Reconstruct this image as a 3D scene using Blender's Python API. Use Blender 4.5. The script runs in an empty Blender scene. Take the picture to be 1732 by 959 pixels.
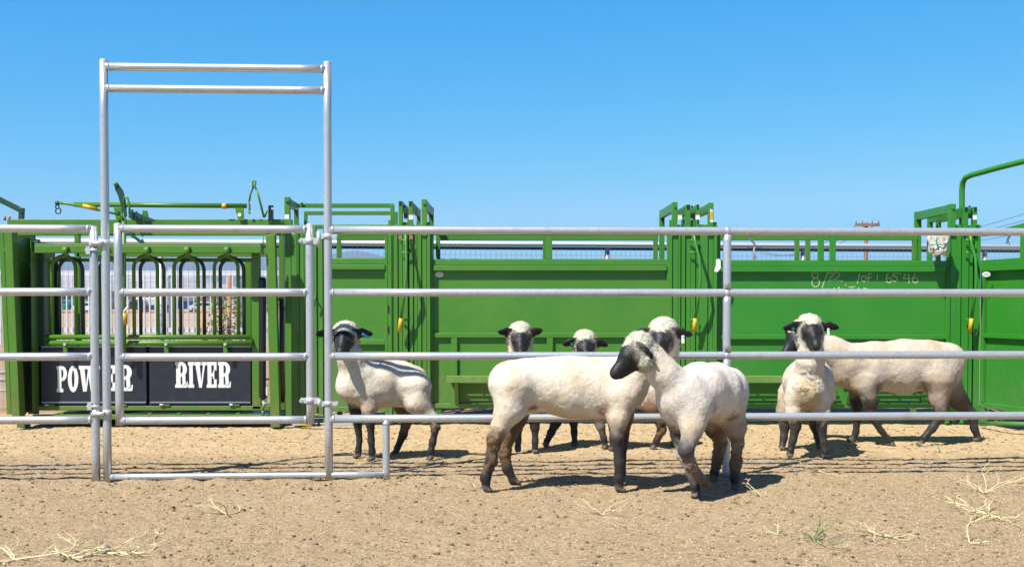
import bpy, bmesh, math, random
import numpy as np
from mathutils import Vector, Matrix, noise as mnoise
R = math.radians
random.seed(7); rng = np.random.default_rng(7)
SC = bpy.context.scene
COL = SC.collection

# ------------------------------------------------------------------ camera
F, CX, CY, HOR, CAMH = 1900.0, 866.0, 568.0, 515.0, 1.12
TH = math.atan((CY - HOR) / F)
cam_d = bpy.data.cameras.new('camera'); cam = bpy.data.objects.new('camera', cam_d); COL.objects.link(cam)
cam.location = (0, 0, CAMH); cam.rotation_euler = (math.pi / 2 - TH, 0, 0)
cam_d.sensor_width = 36.0; cam_d.lens = F / 1732 * 36.0
cam_d.shift_y = (CY - 479.5) / 1732
cam_d.clip_start = 0.05; cam_d.clip_end = 20000
SC.camera = cam
# ------------------------------------------------------------------ light
LD = Vector((0.49, 0.52, -1.0)).normalized()          # direction the sunlight travels
ELEV = math.asin(-LD.z); 
W = bpy.data.worlds.new("World"); SC.world = W; W.use_nodes = True
nt = W.node_tree; bg = nt.nodes['Background']
sky = nt.nodes.new('ShaderNodeTexSky'); sky.sky_type = 'NISHITA'; sky.sun_disc = False
sky.sun_elevation = ELEV
sky.sun_rotation = math.atan2(-LD.x, -LD.y)
sky.altitude = 300; sky.air_density = 1.0; sky.dust_density = 0.25; sky.ozone_density = 3.0
# the photograph's sky is deeper blue than the plain model: grade each channel of the sky light
sp_ = nt.nodes.new('ShaderNodeSeparateColor'); cb_ = nt.nodes.new('ShaderNodeCombineColor'); nt.links.new(sky.outputs[0], sp_.inputs[0])
STR = 0.07; KX = STR * 2 ** 0.9
for ch, ref, out, g, g2 in ((0, 1.774, .046, 2.15, .3), (1, 2.94, .385, .84, 2.4), (2, 4.92, .88, .30, 2.0)):
    def mth(op, a, bb):
        q = nt.nodes.new('ShaderNodeMath'); q.operation = op
        for k, v in enumerate((a, bb)):
            if isinstance(v, (int, float)): q.inputs[k].default_value = v
            else: nt.links.new(v, q.inputs[k])
        return q.outputs[0]
    x_ = mth('MINIMUM', mth('DIVIDE', sp_.outputs[ch], ref), 2.5 if ch == 0 else 2.2)
    nt.links.new(mth('MULTIPLY', mth('MULTIPLY', mth('POWER', mth('MAXIMUM', x_, 1.0), g), mth('POWER', mth('MINIMUM', x_, 1.0), g2)), out / KX), cb_.inputs[ch])
nt.links.new(cb_.outputs[0], bg.inputs['Color'])
bg.inputs['Strength'].default_value = STR
sun_d = bpy.data.lights.new('sun', 'SUN'); sun_d.energy = 5.0; sun_d.angle = R(0.5); sun_d.color = (1.0, 0.955, 0.88)
sun = bpy.data.objects.new('sun', sun_d); COL.objects.link(sun)
sun.rotation_euler = LD.to_track_quat('-Z', 'Y').to_euler(); sun.location = (-6, -6, 12)
SC.view_settings.view_transform = 'Standard'; SC.view_settings.look = 'None'
SC.view_settings.exposure = 0.9; SC.view_settings.gamma = 1.0; SC.view_settings.use_curve_mapping = False
SC.render.engine = 'CYCLES'
SC.cycles.use_denoising = True
SC.cycles.max_bounces = 6; SC.cycles.diffuse_bounces = 3; SC.cycles.glossy_bounces = 3
SC.cycles.transparent_max_bounces = 8; SC.cycles.volume_bounces = 0
SC.cycles.sample_clamp_indirect = 6

# ------------------------------------------------------------------ helpers
def P(px, py, D):
    """real point at distance D that the photograph shows at (px, py)"""
    dx = (px - CX) / F; dy = -(py - CY) / F
    k = D / (math.cos(TH) + dy * math.sin(TH))
    return Vector((dx * k, D, CAMH + (dy * math.cos(TH) - math.sin(TH)) * k))
def X(px, D, py=515): return P(px, py, D).x
def Z(py, D): return P(866, py, D).z

def fbm2(x, y, scale, octaves=4, seed=0):
    out = np.zeros_like(x, dtype=float); amp = 1.0; tot = 0
    for o in range(octaves):
        r2 = np.random.default_rng(seed * 31 + o); T = r2.random((256, 256))
        u = x / scale; v = y / scale
        iu = np.floor(u).astype(int); iv = np.floor(v).astype(int); fu = u - iu; fv = v - iv
        fu = fu * fu * (3 - 2 * fu); fv = fv * fv * (3 - 2 * fv)
        a = T[iu & 255, iv & 255]; b = T[(iu + 1) & 255, iv & 255]; c = T[iu & 255, (iv + 1) & 255]; d = T[(iu + 1) & 255, (iv + 1) & 255]
        out += amp * ((a * (1 - fu) + b * fu) * (1 - fv) + (c * (1 - fu) + d * fu) * fv - .5); tot += amp
        amp *= .5; scale /= 2.03
    return out / tot * 2

class MB:
    def __init__(s): s.v = []; s.f = []; s.sm = []
    def add(s, vs, fs, smooth=False):
        o = len(s.v); s.v += [tuple(v) for v in vs]; s.f += [tuple(i + o for i in f) for f in fs]; s.sm += [smooth] * len(fs); return s
    def box(s, x0, x1, y0, y1, z0, z1):
        x0, x1 = min(x0, x1), max(x0, x1); y0, y1 = min(y0, y1), max(y0, y1); z0, z1 = min(z0, z1), max(z0, z1)
        v = [(x0, y0, z0), (x1, y0, z0), (x1, y1, z0), (x0, y1, z0), (x0, y0, z1), (x1, y0, z1), (x1, y1, z1), (x0, y1, z1)]
        return s.add(v, [(0, 3, 2, 1), (4, 5, 6, 7), (0, 1, 5, 4), (1, 2, 6, 5), (2, 3, 7, 6), (3, 0, 4, 7)])
    def bar(s, a, b, w, h, up=(0, 0, 1)):
        """square bar a->b, width w (sideways), height h (along up)"""
        a = Vector(a); b = Vector(b); d = (b - a).normalized(); up = Vector(up)
        sd = d.cross(up)
        if sd.length < 1e-4: sd = d.cross(Vector((0, 1, 0)))
        sd.normalize(); up = sd.cross(d).normalized()
        c = [(-1, -1), (1, -1), (1, 1), (-1, 1)]
        v = [a + sd * w / 2 * i + up * h / 2 * j for i, j in c] + [b + sd * w / 2 * i + up * h / 2 * j for i, j in c]
        return s.add(v, [(3, 2, 1, 0), (4, 5, 6, 7), (0, 1, 5, 4), (1, 2, 6, 5), (2, 3, 7, 6), (3, 0, 4, 7)])
    def tube(s, pts, r, n=10, cap=True):
        pts = [Vector(p) for p in pts]; m = len(pts)
        rs = r if isinstance(r, (list, tuple)) else [r] * m
        vs = []; ref = None
        for i, p in enumerate(pts):
            if i == 0: t = (pts[1] - p)
            elif i == m - 1: t = (p - pts[i - 1])
            else: t = (pts[i + 1] - p).normalized() + (p - pts[i - 1]).normalized()
            t.normalize()
            if ref is None:
                ref = t.cross(Vector((0, 0, 1)));
                if ref.length < 1e-3: ref = t.cross(Vector((0, 1, 0)))
            ref = (ref - t * ref.dot(t)).normalized(); bn = t.cross(ref)
            for k in range(n):
                a = 2 * math.pi * k / n
                vs.append(p + (ref * math.cos(a) + bn * math.sin(a)) * rs[i])
        fs = []
        for i in range(m - 1):
            for k in range(n):
                k2 = (k + 1) % n
                fs.append((i * n + k, i * n + k2, (i + 1) * n + k2, (i + 1) * n + k))
        s.add(vs, fs, True)
        if cap:
            o = len(s.v) - m * n
            s.f.append(tuple(o + k for k in range(n))[::-1]); s.sm.append(False)
            s.f.append(tuple(o + (m - 1) * n + k for k in range(n))); s.sm.append(False)
        return s
    def poly(s, pts, y0, y1):
        """flat outline (x,z) given thickness y0..y1"""
        n = len(pts)
        v = [(p[0], y0, p[1]) for p in pts] + [(p[0], y1, p[1]) for p in pts]
        return s.add(v, [tuple(range(n)), tuple(range(2 * n - 1, n - 1, -1))] + [(i, i + n, (i + 1) % n + n, (i + 1) % n) for i in range(n)])
    def ball(s, c, r, seg=10, ring=7, sc=(1, 1, 1)):
        c = Vector(c); vs = [c + Vector((0, 0, r * sc[2]))]; fs = []
        for i in range(1, ring):
            th = math.pi * i / ring
            for j in range(seg):
                ph = 2 * math.pi * j / seg
                vs.append(c + Vector((r * sc[0] * math.sin(th) * math.cos(ph), r * sc[1] * math.sin(th) * math.sin(ph), r * sc[2] * math.cos(th))))
        vs.append(c - Vector((0, 0, r * sc[2])))
        for j in range(seg): fs.append((0, 1 + j, 1 + (j + 1) % seg))
        for i in range(ring - 2):
            for j in range(seg):
                a = 1 + i * seg + j; b = 1 + i * seg + (j + 1) % seg
                fs.append((a, a + seg, b + seg, b))
        L = len(vs) - 1; o = 1 + (ring - 2) * seg
        for j in range(seg): fs.append((L, o + (j + 1) % seg, o + j))
        return s.add(vs, fs, True)
    def build(s, name, mat, parent=None, bevel=0, recalc=True):
        me = bpy.data.meshes.new(name)
        me.from_pydata(s.v, [], s.f); me.update()
        me.polygons.foreach_set('use_smooth', s.sm)
        if recalc and len(s.f) < 60000:
            bm = bmesh.new(); bm.from_mesh(me); bmesh.ops.recalc_face_normals(bm, faces=bm.faces); bm.to_mesh(me); bm.free()
        me.materials.append(mat)
        o = bpy.data.objects.new(name, me); COL.objects.link(o)
        if bevel:
            m = o.modifiers.new('b', 'BEVEL'); m.width = bevel; m.segments = 2; m.limit_method = 'ANGLE'; m.angle_limit = R(40)
        if parent:
            o.parent = parent; top = parent
            loc = Vector((0, 0, 0))
            while top: loc += top.location; top = top.parent
            o.location = (0, 0, 0)
            # geometry is written in world metres: shift it into the thing's own frame
            me.transform(Matrix.Translation(-loc))
        return o

def thing(name, label, cat, loc=(0, 0, 0), group=None):
    o = bpy.data.objects.new(name, None); COL.objects.link(o); o.location = loc
    o.empty_display_size = .1
    o['label'] = label; o['category'] = cat
    if group: o['group'] = group
    return o
def tag(o, label=None, cat=None, group=None, kind=None):
    if label: o['label'] = label
    if cat: o['category'] = cat
    if group: o['group'] = group
    if kind: o['kind'] = kind
    return o

# ------------------------------------------------------------------ materials
ALB = .80
def mat(name, base, rough=.6, metal=0.0, spec=.5, noise=None, bump=None, noise2=None, coat=0):
    base = tuple(v * ALB for v in base); noise = noise and [(n_[0], tuple(v * ALB for v in n_[1])) + tuple(n_[2:]) for n_ in noise]
    m = bpy.data.materials.new(name); m.use_nodes = True; t = m.node_tree; b = t.nodes['Principled BSDF']
    b.inputs['Base Color'].default_value = (*base, 1); b.inputs['Roughness'].default_value = rough
    b.inputs['Metallic'].default_value = metal; b.inputs['Specular IOR Level'].default_value = spec
    b.inputs['Coat Weight'].default_value = coat
    tc = t.nodes.new('ShaderNodeTexCoord')
    geo = t.nodes.new('ShaderNodeNewGeometry')
    col = None
    if noise:
        for (sc, other, amt, det, lo, hi) in noise:
            n = t.nodes.new('ShaderNodeTexNoise'); n.inputs['Scale'].default_value = sc; n.inputs['Detail'].default_value = det
            t.links.new(geo.outputs['Position'], n.inputs['Vector'])
            mr = t.nodes.new('ShaderNodeMapRange'); mr.inputs['From Min'].default_value = lo; mr.inputs['From Max'].default_value = hi
            mr.inputs['To Max'].default_value = amt
            t.links.new(n.outputs['Fac'], mr.inputs['Value'])
            mx = t.nodes.new('ShaderNodeMix'); mx.data_type = 'RGBA'
            t.links.new(mr.outputs[0], mx.inputs[0])
            if col: t.links.new(col, mx.inputs[6])
            else: mx.inputs[6].default_value = (*base, 1)
            mx.inputs[7].default_value = (*other, 1)
            col = mx.outputs[2]
        t.links.new(col, b.inputs['Base Color'])
    if bump:
        prev = None
        for (sc, st, dist, det) in bump:
            n = t.nodes.new('ShaderNodeTexNoise'); n.inputs['Scale'].default_value = sc; n.inputs['Detail'].default_value = det
            t.links.new(geo.outputs['Position'], n.inputs['Vector'])
            bp = t.nodes.new('ShaderNodeBump'); bp.inputs['Strength'].default_value = st; bp.inputs['Distance'].default_value = dist
            t.links.new(n.outputs['Fac'], bp.inputs['Height'])
            if prev: t.links.new(prev, bp.inputs['Normal'])
            prev = bp.outputs[0]
        t.links.new(prev, b.inputs['Normal'])
    return m

M = {}
M['galv'] = mat('galvanised_steel', (.62, .64, .66), .36, .55, noise=[(14, (.58, .60, .64), 1, 3, .4, .65), (70, (.38, .40, .44), .45, 3, .5, .7), (9, (.36, .33, .29), .4, 4, .6, .8)], bump=[(50, .05, .003, 3)])
M['galv_far'] = mat('sunlit_galvanised_steel', (.70, .71, .73), .5, .15)
M['galv_weld'] = mat('bright_zinc', (.60, .62, .64), .45, .4, bump=[(120, .5, .004, 3)])
M['green'] = mat('green_paint', (.058, .215, .022), .36, 0, .4, noise=[(1.7, (.078, .235, .026), 1, 3, .35, .7), (7, (.15, .26, .09), .22, 5, .55, .8), (55, (.20, .26, .12), .35, 3, .68, .8)], bump=[(3, .12, .01, 2), (140, .06, .002, 2)])
M['green_dark'] = mat('dark_and_shaded_green_steel', (.009, .050, .028), .45, 0, .5, noise=[(5, (.02, .075, .04), .6, 3, .4, .7)])  # dark green parts, and shade put into chute interior, hoops and channel gaps
M['green_dusty'] = mat('dusty_green_tread', (.12, .25, .04), .6, 0, .4, noise=[(9, (.22, .27, .10), .7, 4, .4, .7)])
M['black'] = mat('black_sheet', (.014, .016, .028), .42, 0, .5, noise=[(12, (.03, .032, .042), .8, 5, .45, .75), (90, (.09, .09, .09), .35, 2, .68, .8)], bump=[(8, .1, .01, 3)])
M['blackplastic'] = mat('black_plastic', (.012, .012, .014), .3)
M['hole'] = mat('hollow_tube_end', (.006, .008, .006), .9)
M['white'] = mat('white_letter_paint', (.80, .80, .80), .55, noise=[(60, (.5, .5, .5), .4, 3, .62, .8)])
M['whitetag'] = mat('white_card', (.82, .82, .80), .7)
M['edge'] = mat('pale_steel_edge', (.35, .42, .55), .35, .6)
M['yellow'] = mat('yellow_vinyl', (.62, .38, .012), .4, noise=[(30, (.45, .30, .04), .5, 3, .55, .75)])
M['rust'] = mat('rusty_plate', (.30, .17, .11), .8)
M['chalk'] = mat('chalk_mark', (.55, .68, .40), .9)
M['wood'] = mat('weathered_pole_wood', (.30, .15, .08), .9, noise=[(2, (.2, .1, .06), 1, 4, .4, .6)])
M['stake'] = mat('orange_wood_stake', (.45, .22, .08), .85, noise=[(6, (.3, .14, .06), 1, 4, .4, .6)])
M['wire'] = mat('galvanised_wire', (.42, .46, .52), .5, .5)
M['meshbar'] = mat('shaded_edge_bar', (.11, .14, .18), .7)  # dark tone stands for the top rail's shade on the bar
M['cable'] = mat('power_cable', (.05, .05, .06), .6)
M['straw'] = mat('straw', (.44, .34, .16), .8, noise=[(9, (.56, .47, .28), 1, 3, .4, .6)])
M['dryweed'] = mat('dry_weed_stalk', (.74, .65, .38), .8, noise=[(14, (.58, .49, .25), 1, 3, .45, .65)])
M['greenweed'] = mat('half_green_weed', (.28, .32, .11), .8, noise=[(20, (.44, .40, .20), 1, 3, .45, .6)])
M['dung'] = mat('dark_pellet', (.05, .034, .022), .9, noise=[(30, (.10, .068, .042), 1, 2, .4, .7)])
M['clod'] = mat('earth_clod', (.24, .165, .10), .95, noise=[(12, (.18, .12, .07), 1, 3, .4, .7)])
M['leaf'] = mat('sapling_leaf', (.20, .27, .03), .6, noise=[(9, (.42, .42, .05), 1, 2, .4, .6)])
M['bark'] = mat('sapling_bark', (.22, .16, .11), .9)
M['eye'] = mat('eye_glossy', (.012, .008, .004), .08, 0, .8)
M['tagteal'] = mat('green_ear_tag', (.0, .16, .10), .5)
M['tagblue'] = mat('blue_ear_tag', (.05, .38, .72), .45)
M['grey'] = mat('grey_card', (.42, .44, .46), .6)

# yard dust, runs and rust specks on the green paint
t = M['green'].node_tree; b = t.nodes['Principled BSDF']; src = b.inputs['Base Color'].links[0].from_socket
geo = [n for n in t.nodes if n.type == 'NEW_GEOMETRY'][0]
sp = t.nodes.new('ShaderNodeSeparateXYZ'); t.links.new(geo.outputs['Position'], sp.inputs[0])
def _n(scale, det, st=None):
    n = t.nodes.new('ShaderNodeTexNoise'); n.inputs['Scale'].default_value = scale; n.inputs['Detail'].default_value = det; n.inputs['Roughness'].default_value = .65
    if st:
        mp = t.nodes.new('ShaderNodeMapping'); mp.inputs['Scale'].default_value = st; t.links.new(geo.outputs['Position'], mp.inputs['Vector']); t.links.new(mp.outputs[0], n.inputs['Vector'])
    else: t.links.new(geo.outputs['Position'], n.inputs['Vector'])
    return n.outputs['Fac']
def _mix(fac, c1, c2):
    mx = t.nodes.new('ShaderNodeMix'); mx.data_type = 'RGBA'; t.links.new(fac, mx.inputs[0]); t.links.new(c1, mx.inputs[6]); mx.inputs[7].default_value = (*[v * ALB for v in c2], 1); return mx.outputs[2]
def _rg(v, a, c, o0, o1):
    mr = t.nodes.new('ShaderNodeMapRange'); mr.inputs['From Min'].default_value = a; mr.inputs['From Max'].default_value = c; mr.inputs['To Min'].default_value = o0; mr.inputs['To Max'].default_value = o1; t.links.new(v, mr.inputs['Value']); return mr.outputs[0]
def _mul(a, c):
    q = t.nodes.new('ShaderNodeMath'); q.operation = 'MULTIPLY'; t.links.new(a, q.inputs[0]); t.links.new(c, q.inputs[1]); return q.outputs[0]
c = _mix(_mul(_rg(sp.outputs['Z'], .12, .75, .75, 0), _rg(_n(14, 6), .38, .68, 0, 1)), src, (.20, .18, .10))
c = _mix(_rg(_n(3, 5, (9, 9, 1)), .58, .78, 0, .35), c, (.13, .25, .09))
c = _mix(_rg(_n(34, 3), .715, .75, 0, .8), c, (.20, .11, .05))
c = _mix(_rg(_n(8, 6, (1, 1, 6)), .70, .73, 0, .5), c, (.22, .33, .16))
t.links.new(c, b.inputs['Base Color'])
t.links.new(_rg(_n(6, 5), .35, .7, .28, .55), b.inputs['Roughness'])

def recolour(name, mul):
    m = M['green'].copy(); m.name = name; t = m.node_tree; b = t.nodes['Principled BSDF']; s = b.inputs['Base Color'].links[0].from_socket
    v = t.nodes.new('ShaderNodeVectorMath'); v.operation = 'MULTIPLY'; v.inputs[1].default_value = mul; t.links.new(s, v.inputs[0]); t.links.new(v.outputs[0], b.inputs['Base Color']); return m
M['green_cool'] = recolour('cool_green', (.52, 1.03, .88))
M['green_mid'] = recolour('mid_green', (.72, 1.02, .92))
M['green_warm'] = recolour('warm_green', (1.10, .92, .70))
# ------------------------------------------------------------------ ground
def axis(dense0, dense1, step, far0, far1):
    a = list(np.arange(dense0, dense1 + 1e-6, step))
    s = step; v = dense1; up = []
    while v < far1: s *= 1.28; v += s; up.append(v)
    s = step; v = dense0; dn = []
    while v > far0: s *= 1.28; v -= s; dn.append(v)
    return np.array(dn[::-1] + a + up)
gx = axis(-5.2, 5.2, .024, -6200, 6200); gy = axis(4.55, 12.0, .02, -60, 4700)
GX, GY = np.meshgrid(gx, gy, indexing='xy')
def ground_h(x, y):
    x = np.asarray(x, float); y = np.asarray(y, float)
    near = np.clip(1 - (np.hypot(x, y - 7) - 9) / 8, 0, 1)
    h = .012 * fbm2(x + 40, y + 9, 1.3, 3, 1) + .009 * fbm2(x, y, .16, 3, 2) + .012 * np.maximum(fbm2(x, y, .07, 3, 3), 0)
    # scuffed ridge of loose earth along the fence line
    d = y - (7.2 + .05 * (x + 1.175))
    h += .022 * np.exp(-(d / .12) ** 2) * np.maximum(0, .35 + fbm2(x, y, .11, 3, 5)) * (x < 2.0)
    return h * near - .012
GZ = ground_h(GX, GY)
# hoof prints and scuffs pressed into the dust
_hr = np.random.default_rng(5)
for _ in range(1500):
    hx = _hr.uniform(-4.9, 4.9); hy = 4.8 + 6 * _hr.random(); hr_ = _hr.uniform(.022, .045); dp = _hr.uniform(.004, .012) * (1 if hy > 6 else .55); an = _hr.uniform(0, 3.14)
    i0, i1 = np.searchsorted(gx, [hx - .1, hx + .1]); j0, j1 = np.searchsorted(gy, [hy - .1, hy + .1])
    ux = GX[j0:j1, i0:i1] - hx; uy = GY[j0:j1, i0:i1] - hy; a = ux * math.cos(an) + uy * math.sin(an); c_ = (-ux * math.sin(an) + uy * math.cos(an)) * 1.5
    rr = np.sqrt(a * a + c_ * c_) / hr_; GZ[j0:j1, i0:i1] += dp * (-np.exp(-rr ** 4) + .55 * np.exp(-((rr - 1.35) / .3) ** 2))
nxg, nyg = len(gx), len(gy)
V = np.stack([GX, GY, GZ], -1).reshape(-1, 3)
I = np.arange(nxg * nyg).reshape(nyg, nxg)
FQ = np.stack([I[:-1, :-1], I[:-1, 1:], I[1:, 1:], I[1:, :-1]], -1).reshape(-1, 4)
def np_mesh(name, V, Q, smooth=True):
    me = bpy.data.meshes.new(name); me.vertices.add(len(V)); me.vertices.foreach_set('co', np.asarray(V, np.float32).ravel())
    me.loops.add(Q.size); me.loops.foreach_set('vertex_index', Q.ravel().astype(np.int32))
    me.polygons.add(len(Q)); me.polygons.foreach_set('loop_start', np.arange(0, Q.size, Q.shape[1], dtype=np.int32))
    me.polygons.foreach_set('loop_total', np.full(len(Q), Q.shape[1], np.int32))
    me.polygons.foreach_set('use_smooth', np.full(len(Q), smooth)); me.update(calc_edges=True); me.validate(); return me
gm = bpy.data.materials.new('dry_earth'); gm.use_nodes = True; t = gm.node_tree; b = t.nodes['Principled BSDF']
b.inputs['Roughness'].default_value = .95; b.inputs['Specular IOR Level'].default_value = .15
geo = t.nodes.new('ShaderNodeNewGeometry')
def nz(sc, det, rough=.55, stretch=None, src=None):
    n = t.nodes.new('ShaderNodeTexNoise'); n.inputs['Scale'].default_value = sc; n.inputs['Detail'].default_value = det; n.inputs['Roughness'].default_value = rough
    if stretch:
        mp = t.nodes.new('ShaderNodeMapping'); mp.inputs['Scale'].default_value = stretch; t.links.new(geo.outputs['Position'], mp.inputs['Vector']); t.links.new(mp.outputs[0], n.inputs['Vector'])
    else: t.links.new(geo.outputs['Position'], n.inputs['Vector'])
    return n.outputs['Fac']
def rampmix(fac, lo, hi, amt, a, c):
    mr = t.nodes.new('ShaderNodeMapRange'); mr.inputs['From Min'].default_value = lo; mr.inputs['From Max'].default_value = hi; mr.inputs['To Max'].default_value = amt
    t.links.new(fac, mr.inputs['Value']); mx = t.nodes.new('ShaderNodeMix'); mx.data_type = 'RGBA'; t.links.new(mr.outputs[0], mx.inputs[0])
    if isinstance(a, tuple): mx.inputs[6].default_value = (*[v * ALB for v in a], 1)
    else: t.links.new(a, mx.inputs[6])
    mx.inputs[7].default_value = (*[v * ALB for v in c], 1); return mx.outputs[2]
c = rampmix(nz(1.1, 5), .35, .65, 1, (.435, .320, .180), (.378, .274, .150))
c = rampmix(nz(26, 6, .7), .42, .68, .9, c, (.58, .43, .27))
c = rampmix(nz(75, 6, .8), .49, .62, .85, c, (.185, .118, .062))
c = rampmix(nz(150, 4, .7), .60, .75, .8, c, (.46, .36, .24))
c = rampmix(nz(45, 3, .6), .66, .74, .75, c, (.09, .058, .036))
# straw-coloured litter in the pen behind the fence, orange field far away
sep = t.nodes.new('ShaderNodeSeparateXYZ'); t.links.new(geo.outputs['Position'], sep.inputs[0])
def band(v0, v1):
    mr = t.nodes.new('ShaderNodeMapRange'); mr.inputs['From Min'].default_value = v0; mr.inputs['From Max'].default_value = v1; t.links.new(sep.outputs['Y'], mr.inputs['Value']); return mr.outputs[0]
pen = band(7.4, 8.6); m1 = t.nodes.new('ShaderNodeMath'); m1.operation = 'MULTIPLY'; t.links.new(pen, m1.inputs[0]); t.links.new(nz(30, 5, .7, (1, .6, 1)), m1.inputs[1])
c = rampmix(m1.outputs[0], .30, .62, .9, c, (.66, .475, .265))
c = rampmix(band(10.6, 12.5), 0, 1, .6, c, (.30, .19, .14))
c = rampmix(band(40, 60), 0, 1, 1, c, (.46, .33, .23))
t.links.new(c, b.inputs['Base Color'])
prev = None
for sc, st, di in ((9, .5, .03), (42, .9, .014), (150, .9, .006)):
    bp = t.nodes.new('ShaderNodeBump'); bp.inputs['Strength'].default_value = st; bp.inputs['Distance'].default_value = di
    t.links.new(nz(sc, 5, .65), bp.inputs['Height'])
    if prev: t.links.new(prev, bp.inputs['Normal'])
    prev = bp.outputs[0]
t.links.new(prev, b.inputs['Normal'])
gme = np_mesh('ground', V, FQ); gme.materials.append(gm)
ground = bpy.data.objects.new('ground', gme); COL.objects.link(ground); tag(ground, kind='structure')
def gh(x, y):
    i = np.searchsorted(gx, x) - 1; j = np.searchsorted(gy, y) - 1; return float(GZ[j, i])

# ------------------------------------------------------------------ hills and mountains
def ridge(name, D, prof, base_py, m, seed, depth, amp):
    """terrain ridge: prof = [(px, py)] of its skyline; a real slope rising over 'depth' metres"""
    pxs = np.linspace(prof[0][0], prof[-1][0], 260); pys = np.interp(pxs, [p[0] for p in prof], [p[1] for p in prof])
    rows = 26; vs = []
    for j in range(rows):
        tt = j / (rows - 1); d = D - depth * (1 - tt) if tt <= 1 else D
        for i, px in enumerate(pxs):
            xw = (px - CX) / F * D; h = (HOR - pys[i]) / F * D + CAMH
            prof_z = h * (tt ** 1.3)
            vs.append((xw, d, prof_z))
    # far side going down
    for j in range(1, 6):
        for i, px in enumerate(pxs):
            xw = (px - CX) / F * D; h = (HOR - pys[i]) / F * D + CAMH
            vs.append((xw, D + depth * j / 5, h * (1 - j / 5) - 1))
    A = np.array(vs); n1 = fbm2(A[:, 0], A[:, 1], D * .05, 5, seed)
    rowi = np.repeat(np.arange(rows + 5), len(pxs)); w = np.clip(rowi / (rows - 1), 0, 1)
    A[:, 2] += amp * D / F * n1 * w
    I = np.arange(len(A)).reshape(rows + 5, len(pxs))
    Q = np.stack([I[:-1, :-1], I[:-1, 1:], I[1:, 1:], I[1:, :-1]], -1).reshape(-1, 4)
    me = np_mesh(name, A, Q); me.materials.append(m); o = bpy.data.objects.new(name, me); COL.objects.link(o); tag(o, kind='structure'); return o
M['mount'] = mat('mountain_scrub', (.07, .07, .08), .95, noise=[(.01, (.12, .10, .10), 1, 5, .4, .6)])
M['hill'] = mat('bare_hill', (.44, .40, .42), .95, noise=[(.03, (.32, .29, .30), 1, 6, .4, .6), (.12, (.10, .11, .08), .7, 4, .55, .65)])
ridge('mountains', 3600, [(-900, 452), (-300, 440), (0, 437), (120, 436), (260, 440), (400, 438), (480, 436), (540, 434), (565, 431), (600, 425), (625, 428), (660, 438), (740, 449), (900, 458), (1300, 470), (1700, 462), (2400, 470)], 515, M['mount'], 3, 900, 3)
ridge('hills', 900, [(-700, 470), (0, 470), (80, 466), (200, 469), (330, 464), (375, 478), (440, 490), (520, 505), (800, 507), (2200, 506)], 515, M['hill'], 5, 260, 4)

# ------------------------------------------------------------------ far field: buildings, parked vehicles
M['wallw'] = mat('pale_building_wall', (.62, .60, .60), .8)
M['walld'] = mat('tan_building_wall', (.42, .33, .28), .8)
M['roofg'] = mat('grey_roof', (.28, .29, .32), .7)
M['glass'] = mat('dark_glass', (.02, .03, .04), .1)
def building(px0, px1, D, top, m, label, dpt=14):
    x0, x1 = X(px0, D), X(px1, D); h = Z(top, D)
    t0 = thing('low_building', label, 'building', ((x0 + x1) / 2, D, 0), 'low buildings beyond the dirt field')
    MB().box(x0, x1, D, D + dpt, 0, h).build('wall', m, t0)
    xm = (x0 + x1) / 2
    b = MB(); ov = .5
    b.add([(x0 - ov, D - ov, h + .003), (x1 + ov, D - ov, h + .003), (x1 + ov, D + dpt + ov, h + .003), (x0 - ov, D + dpt + ov, h + .003), (x0 - ov, D + dpt / 2, h + 1.3), (x1 + ov, D + dpt / 2, h + 1.3)],
          [(0, 1, 5, 4), (2, 3, 4, 5), (0, 4, 3), (1, 2, 5), (0, 3, 2, 1)])
    b.build('roof', M['roofg'], t0)
    n = max(2, int((x1 - x0) / 5))
    for i in range(n):
        cx = x0 + (x1 - x0) * (i + .5) / n
        MB().box(cx - .9, cx + .9, D - .06, D + .02, h * .35, h * .75).build('window', M['glass'], t0)
building(60, 165, 260, 499, M['walld'], 'tan low building farthest left beyond the dirt field')
building(172, 262, 280, 501, M['wallw'], 'pale low building seen left of the blue vehicles')
building(270, 345, 250, 503, M['wallw'], 'pale shed with grey roof right behind the dark pickup')
building(380, 470, 300, 500, M['walld'], 'small tan building beyond the right end of the squeeze chute')
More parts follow.
